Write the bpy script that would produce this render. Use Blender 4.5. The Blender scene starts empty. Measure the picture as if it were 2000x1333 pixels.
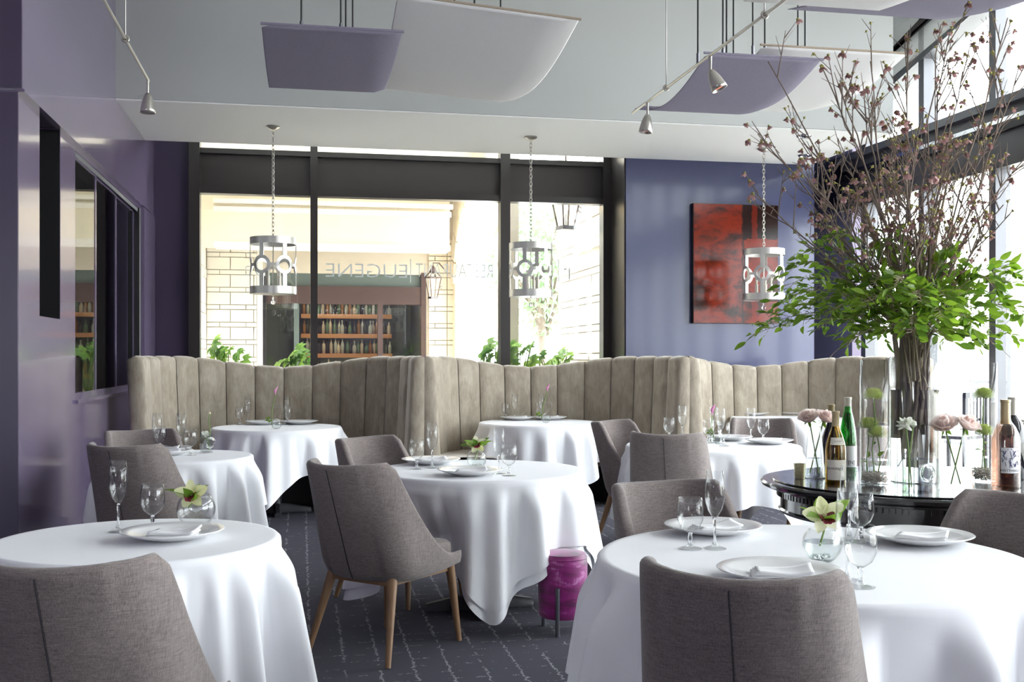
import bpy, bmesh, math, random
from mathutils import Vector, Matrix

# ------------------------------------------------------------------ camera, world, exposure
SC = bpy.context.scene
COL = SC.collection
TH = math.radians(11.05)          # the camera is turned this much to the right of the room's depth axis
CT, ST = math.cos(TH), math.sin(TH)
EYE, FPX, HOR = 1.36, 2100.0, 700.0

cam_d = bpy.data.cameras.new('camera'); cam = bpy.data.objects.new('camera', cam_d); COL.objects.link(cam)
cam.location = (0, 0, EYE); cam.rotation_euler = (math.pi/2, 0, -TH)
cam_d.sensor_width = 36.0; cam_d.lens = 36.0*FPX/2000.0
cam_d.shift_y = (HOR-666.5)/2000.0
cam_d.clip_start = 0.05; cam_d.clip_end = 300
SC.camera = cam

W = bpy.data.worlds.new('world'); SC.world = W; W.use_nodes = True
bg = W.node_tree.nodes['Background']
bg.inputs[0].default_value = (0.92, 0.955, 1.0, 1); bg.inputs[1].default_value = 6.0
SC.view_settings.view_transform = 'Standard'
try: SC.view_settings.look = 'None'
except Exception: pass
SC.view_settings.gamma = 1.0; SC.view_settings.use_curve_mapping = False
SC.view_settings.exposure = 1.38
try:
    SC.cycles.use_denoising = True
    SC.cycles.max_bounces = 10; SC.cycles.diffuse_bounces = 5; SC.cycles.glossy_bounces = 4
    SC.cycles.transmission_bounces = 8; SC.cycles.transparent_max_bounces = 32
    SC.cycles.sample_clamp_indirect = 6.0
    SC.cycles.caustics_refractive = True; SC.cycles.caustics_reflective = False
except Exception: pass

def portal(name, loc, rot, sx, sy):
    l = bpy.data.lights.new(name, 'AREA'); l.shape = 'RECTANGLE'; l.size = sx; l.size_y = sy
    l.cycles.is_portal = True
    o = bpy.data.objects.new(name, l); o.location = loc; o.rotation_euler = rot; COL.objects.link(o)
portal('window_portal_right_low', (6.66, 4.4, 1.62), (0, math.pi/2, 0), 3.0, 14.2)
portal('window_portal_right_high', (6.66, 4.4, 4.36), (0, math.pi/2, 0), 1.15, 14.2)
portal('window_portal_added_fill', (-3.55, -3.12, 1.7), (math.pi/2, 0, 0), 1.5, 1.8)  # guides sampling through the added fill window behind the camera
portal('window_portal_back', (1.17, 12.16, 1.95), (-math.pi/2, 0, 0), 4.6, 2.4)

# ------------------------------------------------------------------ survey: photo measurements to room coordinates
def room(r, f): return (r*CT+f*ST, -r*ST+f*CT)
def at_z(px, py, z):
    f = (EYE-z)*FPX/(py-HOR); r = (px-1000)/FPX*f
    x, y = room(r, f); return Vector((x, y, z))
def at_f(px, py, f):
    x, y = room((px-1000)/FPX*f, f); return Vector((x, y, EYE+(HOR-py)/FPX*f))
def at_Y(px, py, Y):
    t = (px-1000)/FPX; return at_f(px, py, Y/(CT-t*ST))
def at_X(px, py, X):
    t = (px-1000)/FPX; return at_f(px, py, X/(t*CT+ST))
def heading(r, f):
    """rotation about z so that local +Y points along (right, forward) as seen from the camera"""
    x, y = room(r, f); return math.atan2(-x, y)

# ------------------------------------------------------------------ materials
def new_mat(name):
    m = bpy.data.materials.new(name); m.use_nodes = True
    nt = m.node_tree; nt.nodes.clear()
    return m, nt
def N(nt, t, **kw):
    n = nt.nodes.new(t)
    for k, v in kw.items():
        if k in ('loc',): continue
        setattr(n, k, v)
    return n
def L(nt, a, b): nt.links.new(a, b)
def math_n(nt, op, a, b=None, c=None, clamp=False):
    n = nt.nodes.new('ShaderNodeMath'); n.operation = op; n.use_clamp = clamp
    for i, v in enumerate((a, b, c)):
        if v is None: continue
        if isinstance(v, (int, float)): n.inputs[i].default_value = v
        else: nt.links.new(v, n.inputs[i])
    return n.outputs[0]
def mix_col(nt, fac, a, b):
    n = nt.nodes.new('ShaderNodeMix'); n.data_type = 'RGBA'
    if isinstance(fac, (int, float)): n.inputs[0].default_value = fac
    else: nt.links.new(fac, n.inputs[0])
    for i, v in ((6, a), (7, b)):
        if isinstance(v, tuple): n.inputs[i].default_value = (*v[:3], 1)
        else: nt.links.new(v, n.inputs[i])
    return n.outputs[2]
def coords(nt, scale=(1, 1, 1), kind='Object'):
    tc = nt.nodes.new('ShaderNodeTexCoord'); mp = nt.nodes.new('ShaderNodeMapping')
    mp.inputs['Scale'].default_value = scale
    nt.links.new(tc.outputs[kind], mp.inputs[0]); return mp.outputs[0]
def noise(nt, vec, scale, detail=2.0, rough=0.5, dist=0.0):
    n = nt.nodes.new('ShaderNodeTexNoise'); n.inputs['Scale'].default_value = scale
    n.inputs['Detail'].default_value = detail; n.inputs['Roughness'].default_value = rough
    n.inputs['Distortion'].default_value = dist
    nt.links.new(vec, n.inputs['Vector']); return n.outputs[0]
def ramp(nt, fac, stops):
    n = nt.nodes.new('ShaderNodeValToRGB'); e = n.color_ramp.elements
    while len(e) < len(stops): e.new(0.5)
    for i, (p, c) in enumerate(stops):
        e[i].position = p; e[i].color = (*c[:3], 1)
    nt.links.new(fac, n.inputs[0]); return n.outputs[0]
def lin(r, g, b):
    def f(c):
        c /= 255.0
        return c/12.92 if c <= 0.04045 else ((c+0.055)/1.055)**2.4
    return (f(r), f(g), f(b))
def sc(c, k): return tuple(min(1, x*k) for x in c)
def paint(name, col, rough=0.5, var=0.06, scale=6.0, metal=0.0, bump=0.0, bscale=None, sheen=0.0, coat=0.0, spec=0.5, stretch=(1, 1, 1), rvar=0.0):
    m, nt = new_mat(name)
    out = N(nt, 'ShaderNodeOutputMaterial'); p = N(nt, 'ShaderNodeBsdfPrincipled'); L(nt, p.outputs[0], out.inputs[0])
    v = coords(nt, stretch); n = noise(nt, v, scale, 3.0)
    c = mix_col(nt, n, sc(col, 1-var), sc(col, 1+var)); L(nt, c, p.inputs['Base Color'])
    p.inputs['Roughness'].default_value = rough; p.inputs['Metallic'].default_value = metal
    p.inputs['Specular IOR Level'].default_value = spec
    if sheen: p.inputs['Sheen Weight'].default_value = sheen; p.inputs['Sheen Roughness'].default_value = 0.35
    if coat: p.inputs['Coat Weight'].default_value = coat; p.inputs['Coat Roughness'].default_value = 0.08
    if rvar:
        L(nt, math_n(nt, 'MULTIPLY_ADD', n, rvar, rough-rvar/2), p.inputs['Roughness'])
    if bump:
        b = N(nt, 'ShaderNodeBump'); b.inputs['Strength'].default_value = bump; b.inputs['Distance'].default_value = 0.01
        L(nt, noise(nt, v, bscale or scale*8, 2.0), b.inputs['Height']); L(nt, b.outputs[0], p.inputs['Normal'])
    return m

M = {}
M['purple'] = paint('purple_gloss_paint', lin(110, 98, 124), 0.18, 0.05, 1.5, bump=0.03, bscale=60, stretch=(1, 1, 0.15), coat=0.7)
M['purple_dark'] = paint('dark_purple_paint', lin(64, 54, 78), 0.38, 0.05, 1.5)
M['blue'] = paint('periwinkle_blue_paint', lin(58, 62, 97), 0.24, 0.04, 1.2, bump=0.02, bscale=50, coat=0.2)
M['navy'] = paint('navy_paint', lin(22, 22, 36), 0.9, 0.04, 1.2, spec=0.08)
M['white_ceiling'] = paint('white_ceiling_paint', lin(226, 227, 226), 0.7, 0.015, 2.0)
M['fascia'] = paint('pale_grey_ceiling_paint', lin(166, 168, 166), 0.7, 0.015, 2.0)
M['black'] = paint('black_satin', (0.012, 0.011, 0.013), 0.45, 0.2, 5)
M['black_void'] = paint('matt_black', (0.004, 0.004, 0.005), 0.9, 0.2, 5)
M['bronze'] = paint('dark_bronze_window_metal', lin(52, 48, 46), 0.32, 0.06, 6, metal=0.15)
M['bronze_in'] = paint('dark_brown_panel', lin(46, 40, 38), 0.5, 0.08, 3)
M['beam'] = paint('dark_grey_beam_metal', lin(84, 82, 84), 0.34, 0.05, 5, metal=0.1)
M['mullion'] = paint('anodised_grey_mullion_metal', lin(96, 97, 102), 0.34, 0.04, 5, metal=0.15)
M['nickel'] = paint('brushed_nickel', lin(188, 184, 176), 0.30, 0.06, 30, metal=0.9, stretch=(1, 1, 12))
M['silver'] = paint('silver_leaf_metal', lin(196, 194, 188), 0.36, 0.10, 14, metal=0.7)
M['chrome'] = paint('chrome', lin(215, 215, 218), 0.10, 0.02, 10, metal=1.0)
M['gunmetal'] = paint('gunmetal', lin(110, 110, 118), 0.3, 0.05, 10, metal=0.8)
M['cast'] = paint('black_cast_iron', lin(42, 43, 48), 0.42, 0.1, 20, bump=0.1)
M['white_cloth'] = paint('white_table_linen', (0.86, 0.865, 0.89), 0.85, 0.015, 8, bump=0.05, bscale=700, sheen=0.1, spec=0.2)
M['napkin'] = paint('white_napkin_linen', (0.88, 0.88, 0.89), 0.85, 0.015, 20, bump=0.06, bscale=900, spec=0.2)
M['china'] = paint('white_glazed_china', (0.80, 0.80, 0.80), 0.12, 0.01, 5)
M['walnut'] = paint('walnut_wood', lin(136, 104, 74), 0.45, 0.22, 9, stretch=(8, 8, 0.6), bump=0.05)
M['ebony'] = paint('ebonised_wood', lin(24, 21, 22), 0.16, 0.2, 12, coat=0.6)
M['oak_shelf'] = paint('honey_oak', lin(205, 150, 100), 0.5, 0.12, 5, stretch=(1, 6, 6))
M['stone_w'] = paint('pale_limestone', lin(246, 241, 230), 0.85, 0.03, 5, bump=0.05)
M['stone_c'] = paint('cream_limestone', lin(240, 228, 206), 0.85, 0.04, 4, bump=0.05)
M['mortar'] = paint('grey_mortar', lin(212, 202, 186), 0.95, 0.05, 10)
M['cream'] = paint('cream_plaster', lin(242, 232, 212), 0.85, 0.02, 2)
M['plaster_w'] = paint('white_plaster', lin(244, 240, 232), 0.85, 0.02, 2)
M['brown_wood'] = paint('brown_shopfront_wood', lin(74, 55, 50), 0.5, 0.08, 4)
M['grey_green'] = paint('grey_green_interior', lin(92, 104, 100), 0.6, 0.15, 2)
M['paving'] = paint('pale_paving', lin(214, 210, 202), 0.9, 0.05, 2)
M['rope'] = paint('black_cable', (0.01, 0.01, 0.01), 0.5, 0.1, 10)
M['fabric_purple'] = paint('violet_acoustic_felt', lin(134, 129, 146), 0.95, 0.12, 90, bump=0.25, bscale=260, stretch=(1, 1, 1), spec=0.1)
M['fabric_white'] = paint('ivory_acoustic_felt', lin(220, 219, 219), 0.95, 0.02, 90, bump=0.2, bscale=260, spec=0.1)
M['seam_tan'] = paint('frayed_fabric_edge', lin(160, 146, 130), 0.95, 0.1, 60)
M['orange_glow'] = None
def emit(name, col, s):
    m, nt = new_mat(name); out = N(nt, 'ShaderNodeOutputMaterial'); e = N(nt, 'ShaderNodeEmission')
    v = coords(nt); c = mix_col(nt, noise(nt, v, 20), sc(col, 0.95), col); L(nt, c, e.inputs[0]); e.inputs[1].default_value = s
    L(nt, e.outputs[0], out.inputs[0]); return m
M['lamp_glow'] = emit('halogen_lamp_face', lin(255, 150, 118), 0.5)
M['bar_fill_glow'] = emit('bar_fill_lamp_glow', lin(255, 226, 190), 60.0)  # glow of the lamp added to brighten the bar
M['flame'] = emit('gas_flame', lin(255, 215, 150), 8.0)

def m_velvet():
    m, nt = new_mat('taupe_velvet'); out = N(nt, 'ShaderNodeOutputMaterial'); p = N(nt, 'ShaderNodeBsdfPrincipled'); L(nt, p.outputs[0], out.inputs[0])
    v = coords(nt, (1, 1, 0.55)); n = noise(nt, v, 9, 4, 0.6, 0.6); n2 = noise(nt, coords(nt, (1, 1, 0.2)), 60, 2)
    a = math_n(nt, 'MULTIPLY_ADD', n2, 0.35, math_n(nt, 'MULTIPLY', n, 0.7))
    L(nt, ramp(nt, a, [(0.3, lin(132, 121, 107)), (0.75, lin(176, 166, 150))]), p.inputs['Base Color'])
    p.inputs['Roughness'].default_value = 0.62; p.inputs['Sheen Weight'].default_value = 0.7; p.inputs['Sheen Roughness'].default_value = 0.3
    p.inputs['Sheen Tint'].default_value = (0.95, 0.92, 0.87, 1); p.inputs['Specular IOR Level'].default_value = 0.25
    return m
M['velvet'] = m_velvet()
def m_linen(name, c0, c1):
    m, nt = new_mat(name); out = N(nt, 'ShaderNodeOutputMaterial'); p = N(nt, 'ShaderNodeBsdfPrincipled'); L(nt, p.outputs[0], out.inputs[0])
    a = noise(nt, coords(nt, (1, 1, 0.06)), 420, 3, 0.75); b = noise(nt, coords(nt, (0.07, 0.07, 1)), 420, 3, 0.75); c = noise(nt, coords(nt), 4, 2)
    s = math_n(nt, 'ADD', math_n(nt, 'MULTIPLY', a, 0.55), math_n(nt, 'MULTIPLY', b, 0.45))
    s = math_n(nt, 'ADD', s, math_n(nt, 'MULTIPLY_ADD', c, 0.12, -0.06))
    L(nt, ramp(nt, s, [(0.34, c0), (0.66, c1)]), p.inputs['Base Color'])
    p.inputs['Roughness'].default_value = 0.9; p.inputs['Sheen Weight'].default_value = 0.25; p.inputs['Specular IOR Level'].default_value = 0.15
    bu = N(nt, 'ShaderNodeBump'); bu.inputs['Strength'].default_value = 0.25; bu.inputs['Distance'].default_value = 0.003
    L(nt, s, bu.inputs['Height']); L(nt, bu.outputs[0], p.inputs['Normal'])
    return m
M['linen'] = m_linen('grey_brown_woven_linen', lin(88, 81, 79), lin(149, 138, 134))
def m_carpet():
    m, nt = new_mat('charcoal_carpet_with_white_flecks'); out = N(nt, 'ShaderNodeOutputMaterial'); p = N(nt, 'ShaderNodeBsdfPrincipled'); L(nt, p.outputs[0], out.inputs[0])
    v = coords(nt)
    sep = N(nt, 'ShaderNodeSeparateXYZ'); L(nt, v, sep.inputs[0])
    wob = noise(nt, v, 16, 3, 0.7); wob2 = noise(nt, v, 45, 2, 0.7)
    def lines(axis, other, period, width, thr, dashscale):
        x = math_n(nt, 'ADD', axis, math_n(nt, 'MULTIPLY_ADD', wob, 0.05, math_n(nt, 'MULTIPLY', wob2, 0.03)))
        cell = math_n(nt, 'FLOOR', math_n(nt, 'DIVIDE', x, period))
        fr = math_n(nt, 'ABSOLUTE', math_n(nt, 'SUBTRACT', math_n(nt, 'FRACT', math_n(nt, 'DIVIDE', x, period)), 0.5))
        on = math_n(nt, 'LESS_THAN', fr, width/period)
        cmb = N(nt, 'ShaderNodeCombineXYZ'); L(nt, math_n(nt, 'MULTIPLY', cell, 3.7), cmb.inputs[0]); L(nt, math_n(nt, 'MULTIPLY', other, dashscale), cmb.inputs[1])
        d = noise(nt, cmb.outputs[0], 1.0, 3, 0.75)
        dash = math_n(nt, 'GREATER_THAN', d, thr)
        return math_n(nt, 'MULTIPLY', on, dash)
    l1 = lines(sep.outputs[0], sep.outputs[1], 0.15, 0.0042, 0.46, 7.0)
    l2 = lines(sep.outputs[1], sep.outputs[0], 0.11, 0.0024, 0.54, 12.0)
    fine = noise(nt, v, 420, 2, 0.6); med = noise(nt, v, 2.2, 3)
    base = ramp(nt, fine, [(0.3, lin(52, 52, 61)), (0.7, lin(104, 103, 113))])
    base = mix_col(nt, math_n(nt, 'MULTIPLY', med, 0.35), base, lin(62, 61, 70))
    spk = math_n(nt, 'GREATER_THAN', noise(nt, v, 210, 2), 0.46)
    msk = math_n(nt, 'MULTIPLY', math_n(nt, 'MAXIMUM', l1, l2), spk)
    L(nt, mix_col(nt, math_n(nt, 'MULTIPLY', msk, 0.55), base, lin(196, 196, 204)), p.inputs['Base Color'])
    p.inputs['Roughness'].default_value = 0.97; p.inputs['Specular IOR Level'].default_value = 0.1
    bu = N(nt, 'ShaderNodeBump'); bu.inputs['Strength'].default_value = 0.6; bu.inputs['Distance'].default_value = 0.006
    L(nt, fine, bu.inputs['Height']); L(nt, bu.outputs[0], p.inputs['Normal'])
    return m
M['carpet'] = m_carpet()
def m_thin_glass(name, tint, edge, refl0=0.05):
    m, nt = new_mat(name); out = N(nt, 'ShaderNodeOutputMaterial')
    lw = N(nt, 'ShaderNodeLayerWeight'); lw.inputs[0].default_value = 0.5
    fc = lw.outputs['Facing']
    t = N(nt, 'ShaderNodeBsdfTransparent'); g = N(nt, 'ShaderNodeBsdfGlossy'); g.inputs['Roughness'].default_value = 0.0
    v = coords(nt); tn = mix_col(nt, noise(nt, v, 3), sc(tint, 0.995), tint)
    L(nt, mix_col(nt, math_n(nt, 'POWER', fc, 6.0), tn, edge), t.inputs[0])
    mx = N(nt, 'ShaderNodeMixShader')
    L(nt, math_n(nt, 'MULTIPLY_ADD', math_n(nt, 'POWER', fc, 5.0), 0.9, refl0, clamp=True), mx.inputs[0])
    L(nt, t.outputs[0], mx.inputs[1]); L(nt, g.outputs[0], mx.inputs[2]); L(nt, mx.outputs[0], out.inputs[0])
    return m
M['pane'] = m_thin_glass('window_glass', (0.97, 0.985, 0.98), (0.9, 0.93, 0.92), 0.06)
M['pane_dark'] = m_thin_glass('smoked_partition_glass', (0.72, 0.76, 0.76), (0.5, 0.54, 0.54), 0.10)
M['crystal'] = m_thin_glass('clear_stemware_glass', (0.99, 0.993, 0.993), (0.55, 0.57, 0.59), 0.04)
M['vase_glass'] = m_thin_glass('clear_vase_glass', (0.985, 0.99, 0.99), (0.66, 0.70, 0.70), 0.045)
def m_solid_glass(name, col, ior=1.5, rough=0.0):
    m, nt = new_mat(name); out = N(nt, 'ShaderNodeOutputMaterial'); g = N(nt, 'ShaderNodeBsdfGlass')
    v = coords(nt); L(nt, mix_col(nt, noise(nt, v, 8), sc(col, 0.98), col), g.inputs[0])
    g.inputs['IOR'].default_value = ior; g.inputs['Roughness'].default_value = rough
    L(nt, g.outputs[0], out.inputs[0]); return m
M['solid_glass'] = m_solid_glass('solid_clear_glass', (0.97, 0.98, 0.98))
M['water'] = m_solid_glass('vase_water', (0.94, 0.97, 0.965), 1.33)
M['water_clear'] = m_thin_glass('clear_vase_water', (0.955, 0.98, 0.975), (0.7, 0.78, 0.77), 0.03)
M['bottle_green'] = m_thin_glass('green_bottle_glass', (0.22, 0.66, 0.24), (0.03, 0.16, 0.04), 0.06)
M['bottle_amber'] = m_thin_glass('olive_amber_bottle_glass', (0.80, 0.68, 0.36), (0.22, 0.13, 0.03), 0.06)
M['bottle_rose'] = m_thin_glass('rose_wine_bottle_glass', (0.985, 0.93, 0.90), (0.75, 0.55, 0.48), 0.06)
M['bottle_black'] = paint('near_black_bottle_glass', (0.008, 0.008, 0.012), 0.06, 0.2, 6, coat=0.5)
M['rose_wine'] = m_thin_glass('rose_wine', (0.97, 0.86, 0.80), (0.8, 0.58, 0.48), 0.0)
def m_leaf(name, c0, c1, trans=0.45, scale=3.0):
    m, nt = new_mat(name); out = N(nt, 'ShaderNodeOutputMaterial')
    oi = N(nt, 'ShaderNodeObjectInfo')
    v = coords(nt); n = noise(nt, v, scale, 2)
    f = math_n(nt, 'ADD', math_n(nt, 'MULTIPLY', n, 0.4), math_n(nt, 'MULTIPLY', oi.outputs['Random'], 0.6))
    c = ramp(nt, f, [(0.2, c0), (0.8, c1)])
    d = N(nt, 'ShaderNodeBsdfPrincipled'); L(nt, c, d.inputs['Base Color']); d.inputs['Roughness'].default_value = 0.42
    t = N(nt, 'ShaderNodeBsdfTranslucent'); L(nt, c, t.inputs[0])
    mx = N(nt, 'ShaderNodeMixShader'); mx.inputs[0].default_value = trans
    L(nt, d.outputs[0], mx.inputs[1]); L(nt, t.outputs[0], mx.inputs[2]); L(nt, mx.outputs[0], out.inputs[0]); return m
M['leaf'] = m_leaf('glossy_green_leaf', lin(82, 116, 36), lin(146, 180, 56), 0.55)
M['aralia'] = m_leaf('aralia_leaf', lin(96, 140, 62), lin(168, 204, 96), 0.4)
M['tree_leaf'] = m_leaf('tree_leaf', lin(120, 150, 104), lin(190, 214, 170), 0.4)
M['stem_green'] = paint('green_flower_stem', lin(112, 140, 70), 0.5, 0.15, 20)
M['petal_pink'] = m_leaf('faded_pink_petal', lin(122, 86, 86), lin(190, 150, 146), 0.35)
M['petal_blush'] = m_leaf('blush_rose_petal', lin(250, 232, 226), lin(255, 250, 247), 0.55)
M['petal_white'] = m_leaf('white_petal', lin(226, 228, 214), lin(250, 250, 244), 0.35)
M['petal_lime'] = m_leaf('lime_chrysanthemum_petal', lin(170, 190, 92), lin(222, 230, 150), 0.35)
M['petal_cream'] = m_leaf('cream_orchid_petal', lin(224, 226, 164), lin(246, 244, 214), 0.35)
M['orchid_lip'] = paint('burgundy_orchid_lip', lin(120, 24, 50), 0.45, 0.3, 60)
M['petal_magenta'] = m_leaf('mauve_calla_petal', lin(190, 110, 160), lin(226, 160, 200), 0.3)
M['bud_olive'] = paint('olive_flower_calyx', lin(158, 152, 84), 0.7, 0.3, 60)
M['bark'] = paint('grey_brown_twig_bark', lin(124, 109, 97), 0.8, 0.3, 40, bump=0.2, bscale=160)
M['bark_wet'] = paint('olive_brown_branch_bark', lin(160, 146, 120), 0.7, 0.25, 30, bump=0.2, bscale=120)
M['gravel'] = paint('grey_gravel', lin(220, 210, 198), 0.9, 0.35, 300, bump=0.1, bscale=240)
def m_hide():
    m, nt = new_mat('magenta_hide'); out = N(nt, 'ShaderNodeOutputMaterial'); p = N(nt, 'ShaderNodeBsdfPrincipled'); L(nt, p.outputs[0], out.inputs[0])
    n = noise(nt, coords(nt, (0.7, 0.7, 2.6)), 7, 3, 0.55, 0.8); h = noise(nt, coords(nt, (1, 1, 0.08)), 260, 2)
    f = math_n(nt, 'ADD', n, math_n(nt, 'MULTIPLY_ADD', h, 0.2, -0.1))
    L(nt, ramp(nt, f, [(0.30, lin(72, 4, 58)), (0.48, lin(124, 10, 98)), (0.60, lin(146, 22, 120)), (0.74, lin(206, 140, 192))]), p.inputs['Base Color'])
    p.inputs['Roughness'].default_value = 0.5; p.inputs['Sheen Weight'].default_value = 0.4
    return m
M['hide'] = m_hide()
def m_painting():
    m, nt = new_mat('abstract_red_canvas'); out = N(nt, 'ShaderNodeOutputMaterial'); p = N(nt, 'ShaderNodeBsdfPrincipled'); L(nt, p.outputs[0], out.inputs[0])
    v = coords(nt); sep = N(nt, 'ShaderNodeSeparateXYZ'); L(nt, v, sep.inputs[0])
    n = noise(nt, coords(nt, (1, 1, 1.8)), 2.6, 7, 0.62, 0.3)
    base = ramp(nt, n, [(0.28, lin(20, 8, 6)), (0.40, lin(60, 20, 9)), (0.53, lin(122, 34, 12)), (0.66, lin(74, 30, 16)), (0.82, lin(30, 13, 9))])
    w = math_n(nt, 'ADD', sep.outputs[0], math_n(nt, 'MULTIPLY_ADD', noise(nt, v, 14, 4), 0.06, -0.03))
    right = math_n(nt, 'GREATER_THAN', w, 0.08)
    up = math_n(nt, 'GREATER_THAN', math_n(nt, 'ADD', sep.outputs[2], math_n(nt, 'MULTIPLY_ADD', noise(nt, v, 9, 4), 0.12, -0.06)), 0.28)
    dark = math_n(nt, 'MULTIPLY', right, up)
    c = mix_col(nt, math_n(nt, 'MULTIPLY', dark, 0.95), base, lin(20, 11, 8))
    seam = math_n(nt, 'LESS_THAN', math_n(nt, 'ABSOLUTE', math_n(nt, 'SUBTRACT', w, 0.08)), 0.012)
    c = mix_col(nt, math_n(nt, 'MULTIPLY', seam, 0.8), c, lin(30, 16, 14))
    redbar = math_n(nt, 'LESS_THAN', math_n(nt, 'ABSOLUTE', math_n(nt, 'SUBTRACT', w, 0.22)), 0.035)
    c = mix_col(nt, math_n(nt, 'MULTIPLY', redbar, 0.55), c, lin(120, 32, 14))
    L(nt, c, p.inputs['Base Color']); p.inputs['Roughness'].default_value = 0.15; p.inputs['Specular IOR Level'].default_value = 0.28
    b = N(nt, 'ShaderNodeBump'); b.inputs['Strength'].default_value = 0.025; b.inputs['Distance'].default_value = 0.02; L(nt, n, b.inputs['Height']); L(nt, b.outputs[0], p.inputs['Normal'])
    return m
M['painting'] = m_painting()
M['label_paper'] = paint('cream_label_paper', lin(236, 230, 214), 0.7, 0.03, 30)
M['label_white'] = paint('white_label_paper', lin(240, 240, 240), 0.7, 0.03, 30)
M['ink'] = paint('dark_ink', lin(40, 38, 44), 0.6, 0.1, 30)
M['ink_blue'] = paint('indigo_ink', lin(58, 58, 110), 0.6, 0.1, 30)
M['foil_gold'] = paint('pale_gold_foil', lin(190, 172, 132), 0.38, 0.08, 30, metal=0.3)
M['foil_silver'] = paint('pale_foil_capsule', lin(226, 222, 208), 0.35, 0.05, 30, metal=0.2)
M['mercury'] = paint('speckled_gold_mercury_glass', lin(206, 196, 156), 0.2, 0.7, 140, metal=0.25)
M['letter'] = paint('white_vinyl_lettering', lin(252, 252, 250), 0.7, 0.02, 20)
M['bottle_far'] = [paint('bar_bottle_'+n, c, 0.15, 0.15, 20, coat=0.4) for n, c in (('clear', lin(196, 206, 200)), ('amber', lin(150, 108, 60)), ('dark', lin(44, 52, 46)), ('green', lin(96, 130, 100)), ('cream', lin(222, 214, 190)))]

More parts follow.
